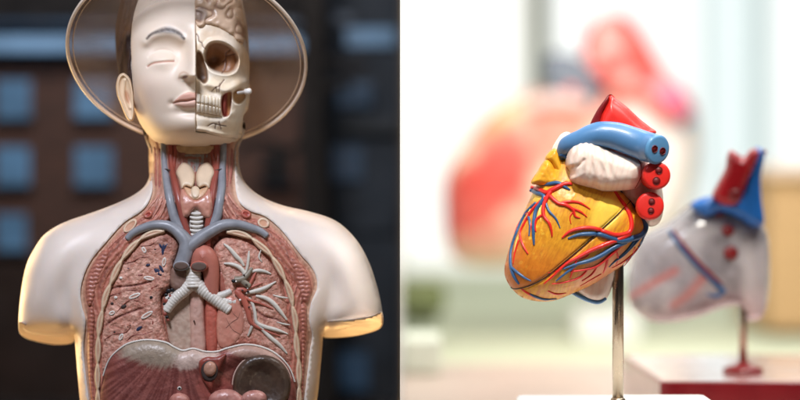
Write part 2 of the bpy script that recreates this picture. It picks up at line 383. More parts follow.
for pts in ([(154.5, 146), (155, 165), (156, 188)], [(159, 148), (160, 168), (159, 189)], [(232, 147), (232, 165), (230, 186)], [(227, 150), (227, 168), (227, 188)]):
    strand(pts, 2.4, (136, 72, 64), (186, 118, 104))
for pts in ([(163, 195), (158, 208), (150, 221)], [(167, 196), (163, 210), (158, 221)], [(160, 194), (150, 206), (141, 217)],
            [(224, 194), (229, 206), (238, 220)], [(227, 192), (235, 204), (246, 216)], [(222, 198), (224, 210), (230, 220)]):
    strand(pts, 2.3, (176, 108, 90), (214, 158, 138))
# clavicle ends and rounded cut muscles near the collar
for cx, cy, rx, ry, a, c in ((130, 226, 9, 5, -45, (222, 196, 168)), (263.5, 223, 6.5, 5.5, 20, (222, 198, 172)), (148, 214.5, 5, 4, -30, (190, 112, 92)), (246, 214, 5.5, 4.5, 20, (190, 108, 90))):
    a = math.radians(a); ol = [(cx + rx * math.cos(t) * math.cos(a) - ry * math.sin(t) * math.sin(a), cy + rx * math.cos(t) * math.sin(a) + ry * math.sin(t) * math.cos(a)) for t in np.arange(12) * math.pi / 6]
    cc = lin(c); ci = lin((200, 150, 120)) if c[0] > 200 else lin((160, 66, 56))
    relief('collar_bone_end' if c[0] > 200 else 'cut_muscle_end', ol, M_paint, bust, SB(0.003), R=2, H=0.005, back=0.01, step=0.9,
           shape=lambda p, d: -0.0015 * sstep(1.8, 3, d), color=lambda p, d, cc=cc, ci=ci: mixc(np.tile(cc, (len(p), 1)), np.tile(ci, (len(p), 1)), sstep(1.6, 2.6, d)))
# ---- lungs
def lung_base(ol, fiss, cav, dark=(150, 78, 62)):
    def sh(p, d):
        h = 0.0016 * (fbm(p, 3.5) - .5) * 2 + 0.001 * (fbm(p, 1.5) - .5)
        for l in fiss: h = h - 0.003 * L(p, l, 0.9)
        return h
    def co(p, d):
        c1 = lin((218, 168, 148)); c2 = lin((186, 122, 102)); n1 = fbm(p, 9); n2 = fbm(p, 1.8, 2)
        c = mixc(np.tile(c1, (len(p), 1)), np.tile(c2, (len(p), 1)), sstep(.3, .7, n1) * .55 + .55 * sstep(.45, .7, n2))
        c = mixc(c, np.tile(lin(dark), (len(p), 1)), sstep(.62, .75, fbm(p + 50, 5)) * .5)
        for l in fiss: c = mixc(c, np.tile(lin((110, 44, 36)), (len(p), 1)), L(p, l, 0.8))
        for (x, y, sx, sy, a, cc, k) in cav: c = mixc(c, np.tile(lin(cc), (len(p), 1)), k * sstep(.3, .6, G(p, x, y, sx, sy, a)))
        return c
    return sh, co
LL = [(164, 231), (170, 232.5), (176, 238), (179.5, 245), (178, 256), (173, 268), (172, 280), (169, 290), (162, 295), (161.5, 305), (163.5, 318), (166, 330), (169, 344), (158, 352), (130, 356), (112, 368), (102, 378), (98.5, 372),
      (99, 354), (99.5, 336), (101, 320), (104.5, 302), (110, 286), (117, 271), (125, 257), (134, 246.5), (144, 238), (155, 233)]
sh, co = lung_base(LL, [[(103, 291), (118, 287), (134, 285.5), (151, 281.5)], [(102.5, 328), (115, 319), (128, 313), (143, 308)]],
                   [(168, 243, 8, 7, 0, (120, 66, 52), .5), (112, 250, 12, 8, 0, (150, 110, 92), .6), (140, 250, 14, 7, -30, (178, 120, 100), .6)])
lungL = relief('lung', LL, M_lung, bust, SB(0.010), R=9, H=0.013, back=0.01, step=1.15, shape=sh, color=co)
RL = [(221, 238), (229, 236.5), (240, 237.5), (252, 243), (262, 251), (270, 261), (277, 272), (283, 286), (287.5, 300), (290, 318), (293, 336), (294.5, 352), (295.5, 366), (294, 374), (284, 362), (264, 352),
      (245, 349), (228, 352), (216, 356), (217, 340), (220, 322), (224, 308), (222, 296), (222, 284), (219, 272), (215, 260), (213.5, 248)]
sh, co = lung_base(RL, [[(256, 310), (264, 316), (278, 320), (290, 329)]], [(246, 345, 12, 6, 0, (170, 90, 70), .5)])
lungR = relief('lung', RL, M_lung, bust, SB(0.010), R=9, H=0.013, back=0.01, step=1.15, shape=sh, color=co)
lungL['label'] = 'speckled pink lung with fissures and cut air tubes'; lungR['label'] = 'pink lung with a grey-white bronchial tree spread over it'
LF = lambda p: S(p) - 0.003
def oval(cx, cy, rx, ry, a, k=12):
    a = math.radians(a)
    return [(cx + rx * math.cos(t) * math.cos(a) - ry * math.sin(t) * math.sin(a), cy + rx * math.cos(t) * math.sin(a) + ry * math.sin(t) * math.cos(a)) for t in np.arange(k) * 2 * math.pi / k]
for cx, cy, rx, ry, a in ((149, 278.3, 5.6, 2.2, 8), (134.5, 296, 6.6, 2.4, -22), (147, 315, 7, 2.4, -32), (112, 313, 3.4, 2.2, -25), (115.6, 297.5, 2, 1.6, 0), (144, 250, 2.2, 3.4, -30), (164, 262, 2.2, 4.8, 12), (121, 278, 1.8, 1.5, 0), (121, 337, 2, 4, 25)):
    o = relief('air_tube', oval(cx, cy, rx, ry, a), M_paint, lungL, LF, R=1, H=0.0016, back=0.003, step=0.7, shape=lambda p, d: -0.001 * sstep(.8, 1.5, d),
               color=lambda p, d: mixc(np.tile(lin((226, 222, 212)), (len(p), 1)), np.tile(lin((196, 150, 130)), (len(p), 1)), sstep(1.0, 1.6, d)))
for cx, cy, rx, ry, a, m in ((158, 272, 5, 2.6, 40, M_navy), (161.5, 269, 4.5, 1.6, 60, M_navy), (163, 250, 1.7, 6, 5, M_navy), (165.3, 247, 1.3, 4, 35, M_navy), (160.6, 246, 1.2, 3, -30, M_navy), (148, 265, 2.2, 1.4, -10, M_navy),
                             (123.6, 306.5, 3, 2, -25, M_dark), (139, 328.5, 4, 1.7, -40, M_navy), (151, 297.4, 1.9, 1.6, 0, M_black), (128.5, 326, 3, 1.1, -35, M_black), (112, 303.5, 1.6, 1.4, 0, M_dark), (153, 323, 1, 3, 0, M_artery), (154, 287, 4, 1.2, -30, M_artery),
                             (139, 275, 4, 1, -5, M_artery), (128.5, 268.5, 1.3, 1, 0, M_navy), (155, 249.5, 1, .8, 0, M_black), (146, 304, 4, .9, -12, M_artery), (114.5, 332, 1.4, 1.2, 0, M_dark)):
    relief('cut_vessel', oval(cx, cy, rx, ry, a, 10), m, lungL, LF, R=.8, H=0.0008, back=0.003, step=0.8)
for k, pth in enumerate(([(104, 296), (116, 294), (130, 290), (141, 291)], [(122, 262), (131, 262), (142, 257), (150, 258)], [(140, 246), (150, 245), (158, 240)], [(104, 340), (114, 334), (126, 332), (134, 322)], [(124, 345), (132, 336), (145, 334), (155, 330)], [(116, 313), (128, 301), (140, 301)])):
    tubes('painted_vein_line', [[(x, y, .55 - .3 * (i == 0 or i == len(pth) - 1)) for i, (x, y) in enumerate(pth)]], pm('brown_red_line', (140, 76, 62)), lungL, LF, lift=-.2, step=1)
# ---- the chain of cut ribs along each lung
def chain(pts, wds):
    q = smooth_open(np.array(pts, float), 2.0); T = np.gradient(q, axis=0); T /= np.linalg.norm(T, axis=1)[:, None]; N_ = np.stack([-T[:, 1], T[:, 0]], 1)
    s = np.concatenate([[0], np.cumsum(np.linalg.norm(np.diff(q, axis=0), axis=1))])
    ww = (wds[0] + wds[1] * np.abs(np.sin(math.pi * s / wds[2])) ** 0.8)[:, None]
    ol = np.vstack([q + N_ * ww, (q - N_ * ww)[::-1]]); cen = q
    def co(p, d): return mixc(np.tile(lin((222, 198, 168)), (len(p), 1)), np.tile(lin((200, 150, 122)), (len(p), 1)), sstep(1.7, 2.8, d) * .8 + .25 * (fbm(p, 2) - .4))
    return relief('rib_chain', ol, M_paint, bust, SB(0.0), R=2.2, H=0.006, back=0.012, step=1.0, shape=lambda p, d: -0.0015 * sstep(2.0, 3.2, d), color=co)
chain([(165, 231), (154, 232.5), (143, 237.5), (133, 246), (124, 257), (117, 269), (111, 283), (105.5, 297), (102, 312), (99.5, 325), (98.5, 337), (98, 354), (97.5, 376), (98, 400), (99, 425)], (1.5, 1.9, 27))
chain([(226, 232), (238, 233), (250, 237.5), (260, 245.5), (269.5, 254), (276.5, 264), (282, 274), (287, 285), (291, 296), (293, 308), (295.5, 320), (296, 334), (297, 348), (299, 366), (299, 400), (297, 425)], (1.5, 1.9, 27))
# ---- middle of the chest
def plain(name, pts, c1, c2, off, R, H, step=1.1, back=0.01, m=None, bumpy=0.0012, fibre=None, sc_=4, parent=None, dip=0.0):
    def co(p, d):
        t = fbm(p, sc_)
        if fibre: t = 0.5 * t + 0.5 * (0.5 + 0.5 * np.sin(fibre(p) + 2 * fbm(p, 6)))
        return mixc(np.tile(lin(c1), (len(p), 1)), np.tile(lin(c2), (len(p), 1)), t)
    return relief(name, pts, m or M_paint, parent or bust, SB(off), R=R, H=H, back=back, step=step, shape=lambda p, d: bumpy * (fbm(p, 3) - .5) * sstep(0, 3, d) - dip * sstep(2, 20, d), color=co)
plain('spine_cover', [(170, 288), (180, 292), (188, 290), (192, 300), (192, 350), (180, 351), (170, 345), (166, 328), (163, 308)], (206, 184, 164), (176, 142, 124), 0.012, 4, 0.006)
plain('gullet', [(190, 286), (197, 284), (203, 290), (205, 320), (206, 352), (192, 352), (190, 330), (189, 305)], (214, 176, 160), (196, 150, 134), 0.009, 6, 0.009)
plain('descending_aorta', [(206, 272), (212, 266), (218, 274), (219, 300), (219, 325), (217, 352), (207, 352), (205, 325), (205, 295)], (182, 88, 72), (198, 112, 94), 0.008, 6, 0.009, m=M_flesh)
plain('heart_bed', [(222, 300), (232, 296), (241, 303), (245, 318), (243, 333), (234, 345), (222, 349), (217, 338), (217, 315)], (212, 152, 132), (190, 118, 100), -0.001, 5, 0.004, back=0.014)
M_gullet_line = pm('brown_crease', (150, 100, 84), rough=.6)
tubes('surface_crease', [[(226, 328, .35), (232, 322, .45), (238, 318, .4), (240, 312, .3)], [(230, 306, .3), (233, 313, .4), (238, 318, .4)], [(226, 318, .3), (229, 324, .4), (233, 330, .4), (240, 334, .3)]], M_gullet_line, bust, SB(-0.0048), lift=.1)
plain('heart_auricle', [(172, 268), (182, 266), (189, 270), (189, 283), (184, 291), (175, 292), (170, 285), (170, 275)], (150, 122, 108), (116, 86, 76), 0.003, 6, 0.010)
plain('lung_root', [(218, 272), (230, 270), (238, 278), (240, 292), (232, 300), (222, 300), (219, 288)], (182, 116, 98), (140, 74, 62), 0.006, 4, 0.005)
# ---- neck
plain('tongue_bone', [(176, 145), (196, 144), (214, 145), (212, 152.5), (204, 154.5), (188, 154.5), (178, 152)], (204, 172, 126), (176, 140, 104), 0.006, 3, 0.006)
plain('throat_membrane', [(185, 153), (208, 153), (206, 163), (200, 169), (195, 174), (190, 169), (186, 163)], (152, 146, 140), (122, 116, 112), 0.008, 3, 0.005, fibre=lambda p: p[:, 0] * 2.4)
plain('throat_strap', [(179, 152), (185, 153), (186, 164), (180, 170), (175, 163)], (206, 182, 130), (150, 120, 92), 0.009, 2, 0.004)
plain('throat_strap', [(206, 153), (212, 152), (215, 163), (211, 170), (206, 164)], (206, 182, 130), (150, 120, 92), 0.009, 2, 0.004)
plain('thyroid_gland', [(182, 188), (189, 193), (196, 198), (203, 193), (210, 188), (213, 198), (213, 210), (210, 219), (203, 217), (196, 209), (189, 216), (183, 218), (180, 208), (179, 197)], (206, 152, 132), (180, 116, 98), 0.004, 5, 0.009)
plain('voice_box', [(184, 187), (196, 190), (208, 187), (205, 196), (196, 201), (188, 197)], (220, 186, 146), (196, 146, 116), 0.000, 3, 0.005)
relief('voice_box_ring', oval(195.3, 192.5, 5, 6.5, 0), M_cart, bust, SB(-0.003), R=3, H=0.004, back=0.006, step=1)
shield = [(182, 163), (188, 163.5), (192.5, 168), (195, 175), (194.6, 183), (192, 188), (186, 186.5), (181.5, 189), (179, 181), (176, 172)]
relief('voice_box_shield', shield, M_cart, bust, SB(0.003), R=5, H=0.009, back=0.008, step=1)
relief('voice_box_shield', [(391 - x, y) for x, y in shield], M_cart, bust, SB(0.003), R=5, H=0.009, back=0.008, step=1)
windpipe = relief('windpipe', [(190, 208), (196, 205), (203, 208), (204, 224), (203, 240), (190, 240), (189, 224)], M_pale, bust, SB(0.010), R=6, H=0.008, back=0.006, step=1.2)
for k in range(6):
    y = 213 + k * 4.3; tubes('windpipe_ring', [[(190, y - .4, 1.1), (193, y + .5, 1.5), (196.5, y + .9, 1.6), (200, y + .5, 1.5), (203, y - .4, 1.1)]], M_pale, windpipe, SB(0.0015), lift=.2)
# carotids, jugulars and the great veins
tubes('carotid_artery', [[(170, 138, 3.1), (170.5, 150, 3.1), (172, 168, 3.3), (174.5, 182, 3.6), (178.5, 198, 3.8), (182, 214, 3.8), (187, 232, 3.8), (192, 245, 4)],
                         [(176, 130, 2.2), (175.5, 150, 2.2), (173.5, 168, 2.4)]], M_artery, bust, SB(0.004))
tubes('carotid_artery', [[(217, 130, 3.0), (216.5, 150, 3.1), (216.5, 168, 3.3), (214, 182, 3.6), (211.5, 198, 3.8), (209.5, 214, 3.8), (208, 232, 3.8), (207, 246, 4)],
                         [(211, 130, 2.2), (211.5, 150, 2.2), (215, 168, 2.4)]], M_artery, bust, SB(0.004))
tubes('jugular_vein', [[(164, 130, 3.6), (164, 150, 3.6), (165, 169, 3.8), (167, 184, 4.2), (170, 200, 4.5), (174, 216, 5), (181, 232, 5.5), (186, 242, 6)]], M_vein, bust, SB(0.005))
tubes('jugular_vein', [[(223, 130, 3.6), (223, 150, 3.7), (222, 169, 4), (222, 184, 4.2), (220, 200, 4.5), (217, 216, 5), (211, 228, 5)]], M_vein, bust, SB(0.005))
for cl in ([(164, 169, .8), (170.5, 170.5, .8)], [(215, 170.5, .8), (223, 169, .8)]): tubes('vessel_clip', [cl], M_dark, bust, SB(-0.0015))
tubes('great_vein', [[(127, 239, 3.2), (133, 233, 3.6), (143, 228, 4.2), (155, 225, 4.8), (168, 226, 5.2), (178, 232, 6), (186, 242, 7.5), (186, 252, 8), (183, 261, 8), (181, 266, 8)],
                     [(267, 236, 3.2), (260, 231, 3.6), (250, 227.5, 4.2), (238, 224.5, 4.8), (224, 225, 5.6), (211, 231, 6.2), (199, 239, 6.8), (188, 248, 7.5)]], M_vein, bust, SB(-0.001))
tubes('aortic_arch', [[(212, 300, 6.5), (211.5, 286, 7.5), (211, 272, 8.5), (208.5, 261, 10), (203.5, 255, 10.5), (200, 260, 9.6), (199, 266, 8.9)]], pm('pinkish_red_aorta', (188, 114, 97), rough=.42, bump=.3, var=.2), bust, SB(0.0015))
def mouth(cx, cy, rx, ry, off, m, name='vessel_mouth'):
    r = relief(name, oval(cx, cy, rx, ry, 0, 16), m, bust, SB(off), R=1.4, H=0.003, back=0.01, step=0.9)
    relief('opening', oval(cx, cy, rx - 1.2, ry - 1.1, 0, 14), pm('brown_opening', (92, 70, 60), rough=.6), r, lambda p: S(p) + off - 0.0034, R=.8, H=0.0006, back=0.001, step=1)
mouth(181, 265.8, 8.2, 5.0, -0.0155, M_vein); mouth(199, 266.3, 8.8, 5.4, -0.0155, M_aorta)
# ---- the forked windpipe and its branches
ridge = lambda s: 1.13 + 0.036 * np.sin(s * 2.2)
tubes('forked_windpipe', [[(193.5, 268, 6.5), (193.5, 280, 7), (193.5, 288, 7.5)], [(196, 283, 6), (203, 290, 5.8), (212, 297, 5.6), (221, 304, 5.2), (229, 310, 4.8)],
                          [(191, 284, 6), (184, 291, 5.4), (177, 297, 5), (171, 304, 4.4), (166.5, 311, 3.8)], [(213, 297, 3.6), (222, 295, 3.2), (231, 291, 2.8)], [(218, 301, 3.6), (227, 301.5, 3.2), (236, 302, 3.0)],
                          [(179, 295, 3.2), (172, 297, 2.8), (166, 298, 2.4)], [(175, 299, 3), (169, 305, 2.6), (164, 306, 2.2)]], M_pale, bust, SB(0.000), step=.8, mod=ridge, seg=14)
for x, y, r in ((195, 283.5, 1.5), (195, 287.6, .9), (180.5, 295, 1), (220, 302, .9), (168.7, 291, 2.6), (166, 295, 2), (172, 290, 2.2), (169, 298, 1.6), (164, 304, 1.5), (168.5, 312, 1.5), (167, 317, 1.8), (194, 321, .8)):
    relief('peg_hole' if r < 1.55 else 'cut_vessel', oval(x, y, r, r * .9, 0, 10), M_black, bust, SB(-0.0085 if r < 1.6 and y < 303 else -0.004), R=.8, H=.001, back=.004, step=.8)
for x, y, r in ((166, 301, 2.2), (165, 314, 2), (170, 296, 1.6), (168, 320, 1.5)):
    relief('cut_vessel', oval(x, y, r, r, 0, 10), M_artery, bust, SB(-0.004), R=.9, H=.002, back=.004, step=.8)
# ---- vessels over the right-hand lung
tubes('bronchial_tree', [[(224, 244, 1.0), (230, 249, 1.9), (236, 256, 2.3), (241, 261, 1.8), (244, 266, 1.2)], [(224, 263.5, 1.0), (231, 264, 1.8), (238, 266.5, 2.2), (243, 271, 2.2), (246, 277, 2.4)],
                         [(249, 251, .8), (248.5, 258, 1.5), (247.5, 266, 1.4), (246, 272, 1.2)], [(250, 272, 1.2), (258, 270.5, 2), (265, 271.5, 1.6), (271, 274, .8)],
                         [(246, 293, 1.6), (256, 291, 2.3), (265, 288, 2.2), (272, 284, 1.3), (276, 281.5, .7)], [(256, 296, 1.2), (265, 298, 2.2), (273, 303, 2.4), (280, 311, 2), (287, 320, .9)],
                         [(249, 298, 1.6), (253, 305, 1.6), (255, 313, 1.7), (256.5, 322, 1.8), (264, 326.5, 2.1), (275, 329.5, 2), (283, 332, 1.2), (288, 334, .7)],
                         [(256, 322, 1.6), (262, 329, 1.8), (270, 337, 2.1), (279, 344.5, 1.9), (287, 353.5, .9)], [(253, 323, 1.4), (251, 329, 1.6), (248, 336, .8)], [(273, 295, .6), (280, 297, 1), (288, 298, .6)], [(262, 262, .5), (259, 257, 1), (261, 250, .5)],
                         [(277, 322, .5), (284, 324, 1), (290, 325, .5)]], M_tree, lungR, LF, lift=.5, step=1)
tubes('lung_artery', [[(236, 291, 3), (241, 296, 3.6), (245, 303, 3.2), (248, 311, 3), (250, 320, 2.4), (254, 325, 1.8), (266, 331, 1.2), (280, 336, .6)], [(237, 290, 2.6), (243, 290, 2.6), (249, 291, 1.4)], [(244, 297, 2), (252, 301, 1.4), (262, 304, 1), (273, 309, .6)],
                      [(250, 284, 1.6), (254, 276, 1.3), (257, 270, .6)], [(246, 290, 1.5), (252, 287, 1.2), (262, 283, .6)]], M_aorta, lungR, SB(-0.004), lift=.4, step=1)
tubes('grey_lung_vessel', [[(252, 268, 1.4), (247, 275, 2.8), (242, 279, 3.4), (235, 280, 3.6)], [(241, 279, 3), (246, 284, 3.2), (250, 286, 2.6)]], pm('grey_green_vessel', (134, 124, 108), bump=.2), lungR, SB(-0.005), lift=.4, step=1)
for x, y, r, m in ((233.5, 281, 2.2, M_black), (236, 281.5, 1, M_pin), (246.5, 284.6, 1.2, M_dark), (248, 291.5, 1.3, M_black), (247.5, 288.5, .7, M_pin), (242.5, 290.5, 1.1, M_dark), (240, 300, 1.2, M_pin), (249, 307, 1, M_dark), (244, 275, 1, M_dark)):
    relief('peg_hole' if m != M_pin else 'peg', oval(x, y, r, r * .85, 0, 10), m, lungR, SB(-0.0115), R=.8, H=.0008, back=.006, step=.8)
# ---- diaphragm, stomach and the organs beneath
def dia_col(p, d):
    ang = np.arctan2(p[:, 1] - 335, p[:, 0] - 180); r = np.hypot(p[:, 0] - 180, p[:, 1] - 335)
    st = .6 * vnoise(ang * 42, r * 0.035 + 3) + .4 * vnoise(ang * 90 + 7, r * .06); c = mixc(np.tile(lin((112, 54, 48)), (len(p), 1)), np.tile(lin((156, 92, 82)), (len(p), 1)), sstep(.2, .9, st))
    g = sstep(0.30, 0.62, G(p, 152, 344, 34, 17, 12) + 0.30 * (st - .5)); c = mixc(c, np.tile(lin((154, 136, 118)), (len(p), 1)), g)
    g = sstep(0.35, 0.65, G(p, 196, 357, 20, 9, -18) + 0.25 * (st - .5)); c = mixc(c, np.tile(lin((192, 166, 152)), (len(p), 1)), g)
    g = sstep(0.3, 0.6, G(p, 252, 351, 22, 7, 12) + .2 * (st - .5)); c = mixc(c, np.tile(lin((176, 140, 124)), (len(p), 1)), g)
    g = sstep(0.4, 0.7, G(p, 215, 386, 16, 14) + .3 * (st - .5)); c = mixc(c, np.tile(lin((168, 88, 76)), (len(p), 1)), g * .7)
    return c
DIA = [(103, 376), (107, 364), (113, 354.5), (126, 344.5), (140, 340.5), (152, 340), (166, 342.5), (174, 347), (183, 350.5), (193, 348.5), (205, 351.5), (217, 351.5), (228, 348), (245, 344.5), (262, 347), (277, 354.5), (289, 367), (295, 382), (297, 400), (297, 425), (280, 450), (196, 458), (115, 450), (100, 425), (99, 398)]
relief('diaphragm', DIA, M_flesh, bust, SB(-0.002), R=16, H=0.014, back=0.014, step=1.3, shape=lambda p, d: -0.017 * sstep(4, 22, d) * G(p, 256, 387, 32, 26) + 0.001 * (fbm(p, 3) - .5), color=dia_col)
q = DIA[:18]
tubes('diaphragm_edge', [[(x, y, 1.0 if 2 < i < 16 else .8) for i, (x, y) in enumerate(q)]], M_pale, bust, SB(-0.006), lift=.4)
plain('stomach', oval(262, 385, 29.5, 31, 0, 20), (92, 72, 58), (50, 36, 29), -0.008, 9, 0.013, back=0.01, bumpy=.0012, sc_=12, dip=.009)
tubes('stomach_rim', [[(x, y, .8) for x, y in oval(262, 385, 29.5, 31, 0, 24)][12:] + [(x, y, .8) for x, y in oval(262, 385, 29.5, 31, 0, 24)][:1]], M_gullet, bust, SB(-0.0085), lift=.6)
plain('gullet_opening_fold', [(199, 362), (206, 357), (216, 357), (226, 354), (221, 366), (215, 378), (211, 390), (205, 384), (200, 374)], (156, 80, 66), (124, 52, 44), -0.015, 4, 0.004, back=.006)
relief('opening', oval(209.5, 371, 8.6, 10.5, 0, 18), M_dark, bust, SB(-0.0195), R=1.5, H=0.001, back=0.004, step=1)
plain('gullet_stump', oval(210, 369, 6.8, 8, 10, 16), (208, 160, 140), (176, 128, 104), -0.019, 6, 0.007, back=.005)
plain('bowel_loop', oval(180, 402, 11, 9, 10, 16), (206, 150, 134), (170, 100, 88), -0.016, 8, 0.010, back=.01)
plain('bowel_loop', oval(227, 403, 19, 14, 6, 18), (204, 148, 134), (160, 98, 88), -0.016, 10, 0.012, back=.01)
plain('bowel_loop', oval(254, 399, 13, 9, -6, 16), (206, 154, 140), (160, 96, 86), -0.022, 8, 0.010, back=.01)
plain('liver', [(140, 412), (165, 404), (196, 410), (210, 420), (196, 450), (140, 448), (112, 440), (115, 420)], (130, 58, 48), (104, 44, 38), -0.012, 10, 0.012, back=.01)
relief('peg_hole', oval(179.5, 388.5, 2.2, 2.2, 0), M_pale, bust, SB(-0.0155), R=1, H=.001, back=.003, step=.8)
relief('peg_hole', oval(179.5, 388.5, 1.3, 1.3, 0), M_black, bust, SB(-0.0165), R=.6, H=.0006, back=.003, step=.8)
# lower torso foot that stands on the display ledge
lathe('stand_foot', [(0.09, -0.46), (0.09, -0.445), (0.05, -0.43), (0.045, -0.37)], (-0.262, 0.09, 0), M_skin, bust)
# ================================================================== HEAD
HEAD = [(150, -10), (158, -30), (172, -42), (190, -47), (210, -42), (228, -28), (240, -8), (246, 14), (249, 36), (250, 60), (250, 82), (249, 100), (244, 116), (242, 126), (239, 137), (232, 143),
        (214, 146.5), (196, 147.5), (180, 147), (164, 145), (153, 140), (145, 131), (137, 118), (131, 104), (127, 90), (124, 70), (123, 45), (128, 20), (137, 0)]
headF = Field(HEAD, 20)
HYC = 0.098
def HB(p): return HYC - 0.100 * headF(np.asarray(p, float)) - 0.006 * G(np.asarray(p, float), 193, 80, 40, 55) - 0.0035
brow = [(147, 38.5), (151, 34.5), (158, 31.5), (166, 30), (174, 31), (180, 34), (184, 38.5)]
lash = [(147.8, 66.5), (151, 64.2), (155, 62.8), (161, 62), (168, 61.4), (174, 61.2)]
crease = [(144, 46), (146, 40)]
mouthl = [(173, 103.4), (177, 102), (182, 101.2), (187, 101), (191, 100), (196, 99.3)]
upl = [(173, 103), (177, 98.5), (181.5, 95), (186, 93), (190, 92), (193.5, 92.8), (198, 92.5), (198, 99.3), (191, 100), (184, 101.2), (178, 102)]
lol = [(173, 103.5), (178, 102.6), (184, 101.6), (191, 100.6), (198, 99.8), (198, 106), (192, 108), (185, 108), (179, 106)]
def face_shape(p, d):
    x, y = p[:, 0], p[:, 1]
    h = np.zeros(len(p))
    t = np.clip((y - 34) / 40, 0, 1); amp = 0.006 + 0.026 * t ** 1.2; amp = amp * (1 - sstep(75.5, 82, y)) * sstep(22, 40, y); sg = 4.0 + 2.6 * t
    h += amp * np.exp(-0.5 * (np.maximum(196.5 - x - 2.5, 0) / sg) ** 2)
    h += 0.0075 * G(p, 184.5, 75, 4.2, 4.6) - 0.006 * G(p, 184.8, 77.8, 2.6, 1.2, -10) + 0.003 * G(p, 176, 82, 14, 10, 30)
    h -= 0.0105 * G(p, 165, 52, 16, 9, -5) + 0.004 * G(p, 181, 56, 5, 9)
    h += 0.0100 * G(p, 162, 59.5, 10.0, 6.2, -4)
    h -= 0.0022 * L(p, lash, 1.1); h -= 0.0012 * L(p, [(149, 57), (155, 52), (163, 50), (171, 52), (176, 57)], 1.6)
    h += 0.0045 * L(p, [(146, 42), (152, 36.5), (162, 33.5), (172, 34), (182, 39)], 5)
    h += 0.006 * G(p, 146, 84, 15, 14) + 0.004 * G(p, 172, 112, 12, 10) * 0
    h += 0.0065 * G(p, 190, 98, 15, 12)                      # muzzle
    h -= 0.0025 * G(p, 194.5, 87, 2.6, 4.5); h -= 0.003 * G(p, 171.5, 103.5, 2.4, 2.4)
    up = mask(p, upl, 1.6); lo = mask(p, lol, 1.8); h += 0.0032 * up + 0.0038 * lo * (0.4 + 0.6 * G(p, 188, 104, 9, 4)); h -= 0.0034 * L(p, mouthl, 1.0)
    h -= 0.005 * G(p, 190, 112.5, 12, 3.4); h += 0.0085 * G(p, 191, 125, 15, 9)
    return h
def face_col(p, d):
    n_ = len(p); c = np.tile(lin((238, 220, 200)), (n_, 1))
    c = mixc(c, np.tile(lin((230, 196, 178)), (n_, 1)), 0.35 * G(p, 146, 92, 14, 14))
    c = mixc(c, np.tile(lin((232, 206, 170)), (n_, 1)), sstep(118, 140, p[:, 1]) * .5)  # cream tint towards the chin: warm light put into the colour
    b = smooth_open(np.array(brow, float), 1); db = ldist(p, b); wd = 1.2 + 2.2 * np.exp(-((p[:, 0] - 168) / 12) ** 2)
    c = mixc(c, np.tile(lin((40, 32, 34)), (n_, 1)), (1 - sstep(0.2, 1.6, db / wd)) * (0.85 + .3 * (fbm(p, 1.5) - .5)))
    c = mixc(c, np.tile(lin((176, 96, 66)), (n_, 1)), L(p, lash, 0.8) * .8)
    lip = np.maximum(mask(p, upl, .6), mask(p, lol, .6)); c = mixc(c, np.tile(lin((220, 168, 150)), (n_, 1)), lip * .7)
    c = mixc(c, np.tile(lin((208, 142, 122)), (n_, 1)), mask(p, upl, .6) * .45)
    c = mixc(c, np.tile(lin((140, 72, 58)), (n_, 1)), L(p, mouthl, .6) * .8)
    c = mixc(c, np.tile(lin((120, 66, 46)), (n_, 1)), sstep(.4, .8, G(p, 185.2, 76.8, 2.8, 1.4, -15)))
    c = mixc(c, np.tile(lin((190, 140, 100)), (n_, 1)), .5 * L(p, [(179, 78), (180, 74), (184, 72), (188, 74)], 1.0))
    return c
FACE = [(140, -4), (150, -24), (168, -38), (195.5, -46), (195.6, -20), (195.6, 20), (195.6, 60), (195.6, 100), (195.6, 128), (196.5, 132), (206, 133), (220, 136), (238, 139), (232, 143), (214, 146.5), (196, 147.5), (180, 147),
        (164, 145), (153, 140), (145, 131), (138, 119), (134.5, 106), (133.5, 92), (132, 75), (131.5, 58), (131, 40), (132, 25), (135, 10)]
def straighten(pts): return smooth_closed(pts, 1.0)
face = relief('half_face', FACE, M_face, bust, HB, R=0.9, H=0.0012, back=0.02, step=1.0, shape=face_shape, color=face_col)
# skull half
orb = [(206, 50), (209, 44.5), (215, 42), (223, 43), (231, 47.5), (236.5, 54), (238, 62), (235, 70), (228, 73.5), (220, 73), (212, 70), (207, 64), (205, 57)]
nas = [(197, 52), (200, 52.5), (203, 57), (206, 66), (207.5, 76), (207, 81.5), (204, 83.5), (200, 80), (196.5, 76), (196, 62)]
ram = [(223, 95), (227, 92.5), (231, 92), (231.5, 98), (230.5, 108), (228.5, 115.5), (223.5, 116.5), (221.5, 111), (221, 102)]
hol = [(233, 93), (240, 89), (245, 92), (245, 99), (239, 104), (234, 101)]
jaw = [(196, 129), (206, 130.5), (218, 134), (229, 135.5), (240, 135)]
zyg = [(206, 84), (214, 87), (224, 90.5), (232, 88), (240, 84), (247, 82)]
cr = [[(196.4, 34), (198.5, 37), (199, 41), (202, 43), (202.5, 46), (205.5, 49)], [(212, 91), (215, 88), (219, 86), (224, 80)], [(216, 87), (217, 92)], [(220, 84), (219, 92)], [(208, 126), (213, 123.5), (219, 125), (226, 126)], [(216, 124), (215, 128.5)], [(219, 122), (221, 129)], [(223, 62), (226, 58), (226, 53), (230, 50)], [(226, 60), (225, 68), (222, 73)], [(226, 56), (235, 54)]]
